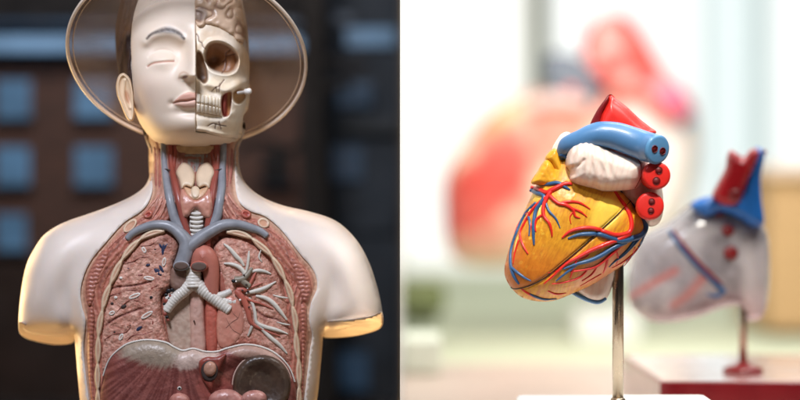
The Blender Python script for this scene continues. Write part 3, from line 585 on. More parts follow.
def skull_shape(p, d):
    x, y = p[:, 0], p[:, 1]
    h = -0.0008 + np.zeros(len(p))
    mo = mask(p, orb, 2.2); h -= mo * (0.016 + 0.020 * G(p, 214, 60, 9, 9))
    h += 0.0055 * np.exp(-(np.abs(pdist(p, smooth_closed(orb, 2)) + 0) / 3.2) ** 2) * (1 - mo) * (0.5 + sstep(60, 40, y))
    h -= mask(p, nas, 1.4) * 0.016; h += 0.004 * G(p, 199, 46, 4, 7)
    h -= mask(p, ram, 1.2) * 0.009; h -= mask(p, hol, 1.6) * 0.012
    h += 0.0065 * L(p, zyg, 4.2); h -= 0.006 * G(p, 214, 92, 5, 3.5, 20)
    h += 0.0075 * G(p, 205, 99, 13, 10) + 0.004 * L(p, [(226, 118), (236, 112), (236, 98)], 4.5)
    h -= 0.0045 * G(p, 214, 116, 14, 2.2, 6); h += 0.0045 * L(p, jaw, 2.4); h -= 0.006 * sstep(1.5, 4, (y - np.interp(x, [q[0] for q in jaw], [q[1] for q in jaw])))
    h += 0.004 * G(p, 199, 124, 5, 6); h -= 0.005 * G(p, 243, 66, 4, 14)
    h += 0.0012 * (fbm(p, 6) - .5)
    for l in cr: h -= 0.0012 * L(p, l, .6)
    return h
def skull_col(p, d):
    n_ = len(p); c = mixc(np.tile(lin((248, 236, 216)), (n_, 1)), np.tile(lin((238, 214, 178)), (n_, 1)), sstep(.3, .7, fbm(p, 12)) * .6)
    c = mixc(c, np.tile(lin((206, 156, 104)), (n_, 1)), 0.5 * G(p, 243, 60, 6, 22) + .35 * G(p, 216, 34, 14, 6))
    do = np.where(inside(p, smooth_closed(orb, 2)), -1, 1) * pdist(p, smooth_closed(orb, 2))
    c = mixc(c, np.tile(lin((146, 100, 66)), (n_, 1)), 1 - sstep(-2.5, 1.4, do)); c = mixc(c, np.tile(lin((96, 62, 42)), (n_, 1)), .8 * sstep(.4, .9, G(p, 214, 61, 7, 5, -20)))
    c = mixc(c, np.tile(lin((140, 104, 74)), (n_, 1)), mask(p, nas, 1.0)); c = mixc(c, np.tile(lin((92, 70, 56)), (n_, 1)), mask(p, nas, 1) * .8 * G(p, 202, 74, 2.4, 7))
    c = mixc(c, np.tile(lin((150, 60, 50)), (n_, 1)), mask(p, ram, .8)); c = mixc(c, np.tile(lin((178, 124, 78)), (n_, 1)), mask(p, ram, .8) * sstep(226.5, 228.5, p[:, 0]))
    c = mixc(c, np.tile(lin((176, 134, 90)), (n_, 1)), mask(p, hol, 1))
    for l in cr: c = mixc(c, np.tile(lin((96, 60, 48)), (n_, 1)), L(p, l, .55))
    return c
SKULL = [(196, 22), (203, 22), (212, 24.5), (224, 28.5), (234, 36), (242, 44), (248, 54), (249.5, 66), (249, 82), (250, 92), (248, 108), (243.5, 116), (242.5, 126), (240, 138), (228, 137.5), (214, 134.5), (204, 132), (196, 130.5), (195.8, 100), (195.8, 60)]
skull = relief('half_skull', SKULL, M_bone, bust, HB, R=1.0, H=0.0012, back=0.035, step=0.9, shape=skull_shape, color=skull_col)
def brain_shape(p, d): return 0.0032 * np.abs(np.sin(10 * fbm(p, 15, 2) + 0.08 * p[:, 0])) - .004
def brain_col(p, d):
    t = np.abs(np.sin(10 * fbm(p, 15, 2) + 0.08 * p[:, 0])); c = mixc(np.tile(lin((166, 130, 106)), (len(p), 1)), np.tile(lin((214, 184, 156)), (len(p), 1)), sstep(.05, .5, t))
    return mixc(c, np.tile(lin((90, 84, 88)), (len(p), 1)), .6 * sstep(.35, .7, G(p, 201, 14, 6, 6)))
relief('brain', [(196, -44), (212, -40), (228, -26), (239, -6), (243, 14), (244.5, 34), (242, 45), (232, 36), (222, 29), (210, 25), (196, 24)], M_paint, bust, HB, R=5, H=0.006, back=0.03, step=1.0, shape=brain_shape, color=brain_col)
# back of the head, hair, ear
Vh, Fh, bh = triangulate(smooth_closed([(190 + (x - 190) * .985, 52 + (y - 52) * .985) for x, y in HEAD], 4), 5)
fh = headF(Vh); nH = len(Vh); Ph = np.vstack([UA(Vh, HYC - 0.070 * fh), UA(Vh, HYC + 0.095 * fh)])
add('head_back', Ph, [tuple(f) for f in Fh] + [(f[0] + nH, f[2] + nH, f[1] + nH) for f in Fh] + [(a, a + nH, b + nH, b) for a, b in bh], M_skin, bust)
relief('hair', [(152, -22), (176, -46), (194, -50), (165, -52), (140, -36), (124, -8), (116, 25), (116, 52), (118.5, 72), (123, 84), (130, 90), (133.5, 82), (132.5, 62), (132, 42), (134, 22), (140, 2)], M_hair, bust, lambda p: HB(p) * .4 + .6 * 0.075, R=8, H=0.012, back=0.05, step=1.6,
       shape=lambda p, d: 0.002 * np.sin(p[:, 0] * .9 + p[:, 1] * .15 + 3 * fbm(p, 8)))
EAR = [(123, 73), (118.5, 76), (116, 85), (117, 95), (120.5, 104), (124, 113), (128, 120), (132.5, 121), (134.5, 115), (134.5, 104), (133.5, 90), (131, 80), (127, 75)]
def ear_shape(p, d): return 0.004 * np.exp(-((d - 1.8) / 1.3) ** 2) - 0.004 * G(p, 126.5, 93, 3, 8, -12) + 0.003 * L(p, [(125, 80), (124, 92), (127, 102), (130, 108)], 1.3)
ear = relief('ear', EAR, M_face, face, lambda p: 0.034 + 0 * p[:, 0], R=2.4, H=0.007, back=0.014, step=.9, shape=ear_shape, dome=True,
       color=lambda p, d: mixc(np.tile(lin((234, 206, 172)), (len(p), 1)), np.tile(lin((178, 120, 84)), (len(p), 1)), .75 * sstep(.3, .8, G(p, 127, 97, 2.4, 6, -12))))
# teeth
def SK(p): return HB(p) - 0.0010 - skull_shape(np.asarray(p, float), None)
ux = [196.2, 200.6, 204.6, 208.6, 212.4, 215.8, 218.8, 221.2]
for i in range(7):
    x0, x1 = ux[i] + .15, ux[i + 1] - .15; ty = 94.5 + i * .75; by = 103 + i * .75
    relief('tooth', [(x0, ty), ((x0 + x1) / 2, ty - 1), (x1, ty), (x1 + .1, by - 1), ((x0 + x1) / 2, by), (x0 - .1, by - 1)], M_tooth, skull, SK, R=1.6, H=0.0035, back=0.006, step=.8)
for i in range(7):
    x0, x1 = ux[i] + .1, ux[i + 1] - .2; ty = 104 + i * .75; by = 111.8 + i * .5
    relief('tooth', [(x0, ty), ((x0 + x1) / 2, ty - .5), (x1, ty), (x1 - .2, by), ((x0 + x1) / 2, by + .8), (x0 + .2, by)], M_tooth, skull, SK, R=1.6, H=0.003, back=0.006, step=.8)
tubes('gum_line', [[(196.3, 112.8, .5), (205, 113.4, .6), (214, 115, .6), (221, 116.2, .5)]], M_cart, skull, SK, lift=.3)
a_, b_ = np.array(U(238, 93, 0.0)), np.array(U(250, 91, -0.012))
pinv, pinf = frame_tube([a_, a_ + (b_ - a_) * .6, a_ + (b_ - a_) * .62, b_], [.0022, .0022, .0036, .0036], 14); add('jaw_pin', pinv, pinf, M_pin, skull)
relief('jaw_muscle', [(223, 96), (226, 94.5), (226.8, 102), (226, 112), (223.5, 114), (222, 108)], M_flesh, skull, lambda p: HB(p) + .008, R=2, H=.004, back=.005, step=.8, color=(150, 66, 58))
# ================================================================== CLEAR DISC HAT
hm = bpy.data.materials.new('clear_tinted_plastic'); hm.use_nodes = True; nt = hm.node_tree; N = nt.nodes
b_ = N['Principled BSDF']; b_.inputs['Base Color'].default_value = (0.42, 0.30, 0.21, 1); b_.inputs['Roughness'].default_value = 0.18
tr = N.new('ShaderNodeBsdfTransparent'); mx = N.new('ShaderNodeMixShader'); tx = N.new('ShaderNodeTexCoord'); no = N.new('ShaderNodeTexNoise'); mp = N.new('ShaderNodeMapping'); mr = N.new('ShaderNodeMapRange')
mp.inputs['Scale'].default_value = (9, 9, 30); mp.inputs['Rotation'].default_value = (0, 0.6, 0); no.inputs['Scale'].default_value = 1.2; no.inputs['Detail'].default_value = 3
mr.inputs['To Min'].default_value = 0.06; mr.inputs['To Max'].default_value = 0.52
nt.links.new(tx.outputs['Object'], mp.inputs[0]); nt.links.new(mp.outputs[0], no.inputs['Vector']); nt.links.new(no.outputs['Fac'], mr.inputs['Value']); nt.links.new(mr.outputs[0], mx.inputs[0])
nt.links.new(tr.outputs[0], mx.inputs[1]); nt.links.new(b_.outputs[0], mx.inputs[2]); nt.links.new(mx.outputs[0], N['Material Output'].inputs[0])
M_rim = mat('cream_plastic_rim', (240, 224, 206), 0.2, var=.15, vscale=25, coat=.5)
hat = empty('clear_hat', (-0.266, 0.12, 0.175), 'round clear tinted plastic hat brim tilted back behind the head of the bust', 'hat')
HC = np.array([U(187, 58, 0.045)]).ravel(); a_h = 119 * PX * 1.018; tilt = math.radians(46)
ex = np.array([math.cos(math.radians(-2)), 0, math.sin(math.radians(-2))]); ey = np.array([0, -math.sin(tilt), math.cos(tilt)]); nn = np.cross(ex, ey)
def disc_pt(r, t, h): return HC + ex * r * math.cos(t) + ey * r * math.sin(t) + nn * h
V = []; F = []; NS = 96; rr = [0.50, .56, .66, .76, .86, .94, 1.0]
prof = [(r, -0.020 * (1 - ((r - .50) / .50)) ** 2) for r in rr]; prof = prof + [(r, h - 0.0018) for r, h in prof[::-1]]
for r, h in prof:
    for k in range(NS): V.append(disc_pt(r * a_h, 2 * math.pi * k / NS, h))
for i in range(len(prof)):
    j = (i + 1) % len(prof)
    for k in range(NS): F.append((i * NS + k, i * NS + (k + 1) % NS, j * NS + (k + 1) % NS, j * NS + k))
add('brim', V, F, hm, hat)
def ring(r, rad, h=0.0):
    V = []; F = []; sg = 10
    for k in range(NS):
        t = 2 * math.pi * k / NS; c = disc_pt(r, t, h); o = disc_pt(r + 1, t, h) - c
        for s in range(sg): V.append(c + rad * (math.cos(2 * math.pi * s / sg) * o + math.sin(2 * math.pi * s / sg) * nn))
    for k in range(NS):
        for s in range(sg): F.append((k * sg + s, k * sg + (s + 1) % sg, ((k + 1) % NS) * sg + (s + 1) % sg, ((k + 1) % NS) * sg + s))
    return V, F
V = []; F = []; cr_ = [(math.cos(t), math.sin(t)) for t in np.linspace(0, math.pi / 2 * .98, 12)]
pc = [(.50 * c_, -.020 - .115 * s_) for c_, s_ in cr_]; pc = pc + [(r * .985, h + .001) for r, h in pc[::-1]]
for r, h in pc:
    for k in range(NS): V.append(disc_pt(r * a_h, 2 * math.pi * k / NS, h))
for i in range(len(pc)):
    j = (i + 1) % len(pc)
    for k in range(NS): F.append((i * NS + k, i * NS + (k + 1) % NS, j * NS + (k + 1) % NS, j * NS + k))
add('crown', V, F, hm, hat)
v, f = ring(a_h, 0.0024); add('rim', v, f, M_rim, hat)
v, f = ring(a_h * .955, 0.0007, -.001); add('rim_line', v, f, M_rim, hat)
# ================================================================== BEHIND THE BUST: dark street front
YB = 2.1
M_brick = bpy.data.materials.new('dark_brick'); M_brick.use_nodes = True; nt = M_brick.node_tree; N = nt.nodes
bt = N.new('ShaderNodeTexBrick'); tx = N.new('ShaderNodeTexCoord'); mp = N.new('ShaderNodeMapping'); mp.inputs['Rotation'].default_value = (math.radians(90), 0, 0)
bt.inputs['Color1'].default_value = (.075, .036, .026, 1); bt.inputs['Color2'].default_value = (.05, .026, .02, 1); bt.inputs['Mortar'].default_value = (.03, .02, .018, 1); bt.inputs['Scale'].default_value = 14
nt.links.new(tx.outputs['Object'], mp.inputs[0]); nt.links.new(mp.outputs[0], bt.inputs[0]); nt.links.new(bt.outputs[0], N['Principled BSDF'].inputs['Base Color']); N['Principled BSDF'].inputs['Roughness'].default_value = .9
M_blk = pm('black_paint_wall', (14, 14, 17), rough=.9); M_slate = pm('slate_grey_wall', (34, 43, 53), rough=.9, var=.5, vscale=6); M_ledge = pm('blue_grey_ledge', (104, 140, 176), rough=.8, var=.6, vscale=7)
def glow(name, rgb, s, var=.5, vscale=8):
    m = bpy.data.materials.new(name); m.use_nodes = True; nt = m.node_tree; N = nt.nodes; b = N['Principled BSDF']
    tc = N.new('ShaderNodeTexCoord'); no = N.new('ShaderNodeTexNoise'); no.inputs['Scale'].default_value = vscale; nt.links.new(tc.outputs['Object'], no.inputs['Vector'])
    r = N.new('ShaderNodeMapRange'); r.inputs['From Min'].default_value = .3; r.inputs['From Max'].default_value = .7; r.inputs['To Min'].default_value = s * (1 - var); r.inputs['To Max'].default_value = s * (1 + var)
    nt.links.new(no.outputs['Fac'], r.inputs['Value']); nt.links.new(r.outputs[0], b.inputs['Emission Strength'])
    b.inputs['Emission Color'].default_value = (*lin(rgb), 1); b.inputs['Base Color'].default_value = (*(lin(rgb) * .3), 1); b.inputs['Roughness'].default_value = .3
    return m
M_win = glow('sky_glow_pane', (96, 138, 176), 0.30, .6); M_windim = glow('dim_sky_glow_pane', (66, 98, 130), 0.13, .5)  # panes emit a blue glow in place of reflected sky
def bx(px0, px1, py0, py1, y0, y1):   # box from picture extents of its front face
    a = U(px0, py1, y0); b = U(px1, py0, y0); return a[0], b[0], y0, y1, a[2], b[2]
house = empty('brick_building', (-0.5, YB, -0.46), 'dark brick building with rows of windows glowing with blue sky reflection behind the bust', 'building')
x0, x1, y0, y1, z0, z1 = bx(-60, 318, 58, 640, YB, YB + .3); box('wall', x0, x1, y0, y1, -0.46, z1, M_brick, house, 0)
x0, x1, y0, y1, z0, z1 = bx(-60, 318, -60, 57.9, YB + .01, YB + .3); box('roof', x0, x1, y0, y1, z0, z1, M_blk, house, 0)
for (a, b, c, d, sky_glow) in ((-4, 30, 80, 118, 1), (75, 112, 80, 117, 1), (-4, 29, 147, 185, 1), (75, 112, 147, 185, 1), (-4, 26, 214, 250, 1), (-6, 17, 284, 315, 0), (-6, 20, 356, 392, 0), (36, 62, 360, 392, 0), (60, 90, 214, 250, 1), (262, 290, 150, 182, 0)):
    if a in (60,): continue
    e = bx(a, b, c, d, YB - .012, YB - .004); wd = box('window', *e, M_win if sky_glow else M_blk, house, 0.0)
    fr = bx(a - 2.5, b + 2.5, d, d + 3.5, YB - .03, YB - .002); s = box('sill', *fr, M_slate, None, 0.0); s.parent = wd; s.location = (0, 0, 0)
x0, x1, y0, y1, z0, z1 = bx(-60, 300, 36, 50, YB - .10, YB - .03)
sky_streak = box('facade_band', x0, x1, y0, y1, z0, z1, glow('sky_reflection_glow', (104, 136, 168), .8, .7, 5), house, .004)  # glowing strip stands in for the sky streak reflected in the shop glass
x0, x1, y0, y1, z0, z1 = bx(-60, 300, 20, 25, YB - .06, YB - .02); box('facade_band', x0, x1, y0, y1, z0, z1, M_windim, house, .004)  # thinner, dimmer glowing strip for the same sky reflection
x0, x1, y0, y1, z0, z1 = bx(-60, 318, 262, 640, YB - .035, YB - .012); box('lower_wall', x0, x1, y0, y1, -.46, z1, pm('dark_brown_brick', (36, 24, 20), rough=.9, var=.4, vscale=12), house, 0)  # lower part of the wall in a darker brown
tower = empty('grey_building', (-0.1, YB, -0.46), 'slate grey building with a few windows dimly glowing with reflected sky right of the dark trunk', 'building')
x0, x1, y0, y1, z0, z1 = bx(318.5, 399.6, -60, 640, YB, YB + .3); box('wall', x0, -0.002, y0, y1, -0.46, z1, M_slate, tower, 0)
for a, b, c, d, m in ((338, 372, 82, 106, M_windim), (332, 362, 146, 180, M_windim), (338, 368, 352, 390, M_windim), (346, 396, 28, 46, M_win), (334, 352, 14, 22, M_windim), (334, 396, 212, 232, M_slate)):  # the wide pane near the top is the reflected sky streak, made to glow
    box('window', *bx(a, b, c, d, YB - .012, YB - .004), m, tower, 0)
x0, x1, y0, y1, z0, z1 = bx(336, 398, 118, 132, YB - .03, YB - .002); box('facade_band', x0, x1, y0, y1, z0, z1, pm('grey_band', (40, 47, 54), rough=.9), tower, 0)
trunkt = empty('tree', (-0.12, YB - .15, -0.46), 'dark leafless tree trunk with thin branches standing before the buildings', 'tree')
def P3(a): return [np.array(U(px, py, YB - .15)) for px, py in a]
vv, ff = frame_tube([np.array((U(322, 600, YB - .15)[0], YB - .15, -0.46))] + P3([(322, 400), (320, 300), (316, 200), (312, 120), (314, 40), (318, -60)]), [.045, .04, .036, .034, .03, .026, .02], 14); add('trunk', vv, ff, pm('black_bark', (16, 14, 14), rough=.95, bump=.6, bscale=30), trunkt)
for br in ([(314, 130), (290, 150), (262, 140), (240, 150)], [(313, 60), (336, 62), (352, 70), (366, 64)], [(316, 20), (300, 0), (290, -40)], [(316, 100), (330, 86), (350, 84)]):
    vv, ff = frame_tube(P3([(x, y) for x, y in smooth_open(np.array(br, float), 6)]), .010, 8); add('branch', vv, ff, bpy.data.materials['black_bark'], trunkt)
# an added board parts the two halves and stops light spilling across
M_div = bpy.data.materials.new('light_divider_faces'); M_div.use_nodes = True; nt = M_div.node_tree; N = nt.nodes; ge = N.new('ShaderNodeNewGeometry'); sx = N.new('ShaderNodeSeparateXYZ'); gt = N.new('ShaderNodeMath'); gt.operation = 'GREATER_THAN'; gt.inputs[1].default_value = 0.5; mc = N.new('ShaderNodeMix'); mc.data_type = 'RGBA'
mc.inputs[6].default_value = (.006, .006, .008, 1); mc.inputs[7].default_value = (.8, .8, .78, 1); tcm = N.new('ShaderNodeTexCoord'); nt.links.new(tcm.outputs['Normal'], sx.inputs[0]); nt.links.new(sx.outputs[0], gt.inputs[0]); nt.links.new(gt.outputs[0], mc.inputs[0]); nt.links.new(mc.outputs[2], N['Principled BSDF'].inputs['Base Color']); N['Principled BSDF'].inputs['Roughness'].default_value = .9
o = box('light_divider', -0.0006, 0.0, 0.0, 10, -0.46, 1.6, M_div, None, 0); tag(o, 'thin added divider between the dark shop window and the bright room, blocking spilled light', 'light divider', kind='structure')
o = box('display_floor', -2.2, -0.0008, -0.6, 3.2, -0.48, -0.46, M_blk, None, 0); tag(o, 'black floor of the shop window', 'floor', kind='structure')
# ================================================================== RIGHT HALF: bright room
M_table = pm('pinkish_wood_table', (182, 164, 150), rough=.4, var=.15, vscale=3); M_lawn = pm('pale_green_floor', (214, 220, 190), rough=.7, var=.08, vscale=1.5)
M_wht = pm('white_paint', (236, 236, 232), rough=.5, var=.03)
o = box('table', 0.002, 1.6, -0.35, 1.78, -0.375, -0.35, M_table, None, .004); tag(o, 'pinkish brown table top carrying the heart models', 'table')
o = box('room_floor', 0.002, 9, 1.8, 10.2, -0.44, -0.42, M_lawn, None, 0); tag(o, 'pale green floor behind the table', 'floor', kind='structure')
o = box('white_wall', 0.002, 9, 9.6, 9.8, -0.42, 5, M_wht, None, 0); tag(o, kind='structure')
winr = empty('bright_window', (1.5, 9.5, -0.3), 'tall bright daylight window with pale grey uprights behind the heart models', 'window')
M_day = glow('daylight_pane', (250, 253, 251), 1.04, .02); M_cool = glow('cool_daylight_pane', (228, 238, 238), .96, .03)
M_warm = glow('cream_daylight_pane', (251, 251, 246), 1.04, .02)
def wbx(a, b, c, d, y): return bx(a, b, c, d, y, y + .03)
box('pane', *wbx(400.5, 548, -40, 268, 9.4), M_warm, winr, 0); box('pane', *wbx(548, 702, -40, 268, 9.4), M_day, winr, 0); box('pane', *wbx(702, 775, -40, 268, 9.4), M_cool, winr, 0); box('pane', *wbx(775, 860, -40, 268, 9.4), M_day, winr, 0)
M_up = pm('olive_grey_upright', (190, 192, 172), rough=.6); M_up2 = glow('glowing_grey_upright', (200, 214, 212), .82, .02)  # the paler uprights emit light themselves so they stay bright
for a, b, m in ((528, 549, M_up), (544, 550, pm('olive_upright', (90, 88, 60), rough=.6)), (700, 708, M_up2), (752, 768, M_up2)):
    e = bx(a, b, -40, 268, 9.2 if b != 550 else 9.1, 9.35 if b != 550 else 9.17); box('upright', *e, m, winr, .01)
# dim things at the far left of the room
o = box('dark_green_chair_cushion', *bx(398, 446, 284, 313, 2.9, 3.2), pm('olive_cloth', (96, 102, 66), rough=.9, var=.5, vscale=5), None, .03)
p1 = empty('padded_stool', (0.25, 3.0, -0.42), 'blurred olive green padded stool on pale legs at the far left', 'stool')
o.name = 'seat'; o.parent = p1; o.location = -p1.location
box('leg', *bx(402, 438, 313, 352, 3.0, 3.1), pm('grey_stool_leg', (150, 150, 136), rough=.8), p1, .01)
o = box('seat_skirt', *bx(399, 442, 322, 340, 2.95, 3.15), pm('grey_green_cloth', (176, 182, 162), rough=.9), p1, .02)
e = bx(401, 442, 338, 420, 1.5, 1.72); wc = box('folded_cloth', .004, e[1], 1.5, 1.72, -.3495, e[5], pm('pale_grey_green_cloth', (206, 210, 194), rough=.9, var=.15, vscale=9), None, .016); tag(wc, 'blurred pale grey-green folded cloth at the far left end of the table', 'cloth')
wl = box('wooden_cabinet', *bx(768, 850, 176, 330, 3.6, 4.2), pm('tan_wood', (196, 158, 112), rough=.6), None, .01); tag(wl, 'blurred tan wooden cabinet at the right edge of the room', 'cabinet')
box('top', *bx(766, 852, 166, 177, 3.55, 4.25), pm('peach_wood', (226, 196, 170), rough=.6), wl, .01)
# ------------------------------------------------------------------ generic pieces for the heart models
def tube3(name, pts, rad, m, parent, seg=18, cap=True):
    P = [np.array(U(a, b, y)) for a, b, y in pts]; q = smooth_open(np.array(P) , .004) if False else np.array(P)
    t = np.linspace(0, 1, len(q)); tt = np.linspace(0, 1, 24)
    from numpy import interp
    # Catmull-Rom through the points
    out = []; n_ = len(q); rr_ = []
    for i in range(n_ - 1):
        p0, p1_, p2, p3 = q[max(i - 1, 0)], q[i], q[i + 1], q[min(i + 2, n_ - 1)]
        for s in np.arange(8) / 8:
            out.append(0.5 * (2 * p1_ + (p2 - p0) * s + (2 * p0 - 5 * p1_ + 4 * p2 - p3) * s * s + (3 * p1_ - p0 - 3 * p2 + p3) * s ** 3)); rr_.append(rad[i] + (rad[i + 1] - rad[i]) * s)
    out.append(q[-1]); rr_.append(rad[-1])
    V, F = frame_tube(out, np.array(rr_) * PX, seg, cap, 1.0, .02); return add(name, V, F, m, parent), out[-1], (out[-1] - out[-2]) / np.linalg.norm(out[-1] - out[-2])
def mouths(parent, end, axis, R, ring_m, holes, hm_, base_off=0.001):
    """flat cut end of a vessel with sunken coloured holes"""
    q = Vector(axis).to_track_quat('Z', 'Y')
    ob = lathe('cut_end', [(R * .2, 0.0), (R * .80, 0.0), (R * .93, -0.0006), (R * 1.0, -0.003), (R * .9, -.008)][::-1], np.array(end) + np.array(axis) * 0.003, ring_m, parent, 28, axis)
    ob.parent = parent
    u = q @ Vector((1, 0, 0)); v = q @ Vector((0, 1, 0))
    for dx, dz, r in holes:
        # place by sideways and upward offset within the cut plane
        side = Vector((1, 0, 0)) - Vector(axis) * Vector(axis).x; side.normalize(); up = side.cross(Vector(axis)); up = up if up.z > 0 else -up
        c = np.array(end) + np.array(axis) * 0.0036 + np.array(side) * dx + np.array(up) * dz
        h = lathe('opening', [(r * 1.02, -.002), (r * 1.0, 0.0002), (r * .95, 0.0004), (r * .9, -.0004), (r * .86, -.0015)], c, hm_, ob, 20, axis)
        lathe('hole', [(r * .88, -.002), (r * .86, -0.0003), (.0002, -0.0006)], c, M_hole, h, 16, axis)
M_hole = pm('dark_red_hole', (104, 16, 18), rough=.5)
M_red = pm('bright_red_paint', (220, 38, 30), rough=.38, coat=.15, var=.1, vscale=60, bump=.12, bscale=120)
M_dred = pm('deep_red_paint', (120, 18, 22), rough=.35, coat=.3)
M_blue = pm('blue_paint', (80, 128, 178), rough=.38, coat=.15, var=.08, vscale=60, bump=.12, bscale=120)
M_blued = pm('navy_blue_paint', (46, 86, 128), rough=.36, coat=.15)
M_lblue = pm('light_blue_cut', (92, 146, 192), rough=.35)
M_aur = mat('pinkish_white_auricle', attr=True, rough=.5, var=.06, vscale=70, bump=.35, bscale=160, coat=.15, sss=.1)
M_yel = mat('golden_heart_wall', attr=True, rough=.42, var=.06, vscale=90, bump=.25, bscale=300, coat=.12)
M_rod = mat('brushed_steel', (176, 160, 140), rough=.25, metal=1.0, var=.08, vscale=30)
# ================================================================== MAIN HEART
h1 = empty('heart_model', (0.275, 0.045, -0.252), 'golden yellow heart model in sharp focus with red and blue vessels on a steel rod', 'anatomical model')
HOUT = [(551, 156), (543, 172), (536, 186), (524, 212), (513, 236), (506.5, 258), (504.5, 272), (508, 283), (516, 293), (525, 298.5), (540, 301.5), (556, 300), (576, 292), (594, 284), (608, 275), (624, 264), (635, 252), (643, 240), (648, 229),
        (645, 219), (637, 208), (630, 197), (620, 188), (606, 176), (590, 160), (572, 150), (560, 150)]
HF = Field(HOUT, 26, cell=1.5); Y1 = 0.045
def HS(p): return Y1 - 0.064 * HF(np.asarray(p, float))
seam = [(636, 197), (630, 201.5), (618, 214), (604, 227), (592, 238), (577, 251.5), (562, 264), (546, 277), (530, 285.5), (516, 289), (511, 287.5)]
def heart_col(p, d):
    n_ = len(p); nz = fbm(p, 14)
    along = (p[:, 1] * .93 - p[:, 0] * .36); across = (p[:, 0] * .93 + p[:, 1] * .36); wv = 5 * vnoise(p[:, 0] / 30, p[:, 1] / 30)
    f1 = .5 * vnoise(across / 1.1 + wv, along / 7) + .5 * vnoise(across / .7 + wv * 1.6 + 9, along / 4); f2 = vnoise(across / 1.0 + wv, along / 8 + 40)
    low = sstep(-2, 3, (p[:, 1] - np.interp(p[:, 0], [q[0] for q in seam[::-1]], [q[1] for q in seam[::-1]])))
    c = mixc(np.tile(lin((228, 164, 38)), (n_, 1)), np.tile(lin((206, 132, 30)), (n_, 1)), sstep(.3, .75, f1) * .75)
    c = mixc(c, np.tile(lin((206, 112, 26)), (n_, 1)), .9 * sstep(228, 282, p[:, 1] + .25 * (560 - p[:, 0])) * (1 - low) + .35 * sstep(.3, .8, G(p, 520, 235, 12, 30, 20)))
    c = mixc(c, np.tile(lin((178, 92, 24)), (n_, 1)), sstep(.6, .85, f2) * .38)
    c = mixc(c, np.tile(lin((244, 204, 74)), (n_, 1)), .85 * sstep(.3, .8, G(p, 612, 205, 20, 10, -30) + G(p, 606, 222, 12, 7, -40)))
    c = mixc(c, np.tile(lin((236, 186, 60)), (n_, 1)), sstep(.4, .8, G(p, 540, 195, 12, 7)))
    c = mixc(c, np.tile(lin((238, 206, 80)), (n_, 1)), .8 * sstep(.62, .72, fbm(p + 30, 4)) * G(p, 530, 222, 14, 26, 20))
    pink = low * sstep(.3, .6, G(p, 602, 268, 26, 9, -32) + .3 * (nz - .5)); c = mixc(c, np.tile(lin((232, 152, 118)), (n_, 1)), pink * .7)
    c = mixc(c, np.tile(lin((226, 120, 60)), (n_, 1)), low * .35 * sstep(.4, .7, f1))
    return c
def heart_shape(p, d):
    h = 0.004 * G(p, 560, 215, 26, 20, -30) - 0.0028 * L(p, seam, 1.6) + 0.0009 * (fbm(p, 8) - .5)
    return h - .003 * G(p, 600, 196, 30, 5, 12)
heart = relief('heart_wall', HOUT, M_yel, h1, HS, R=1.2, H=0.001, back=0.0, step=1.0, shape=heart_shape, color=heart_col)
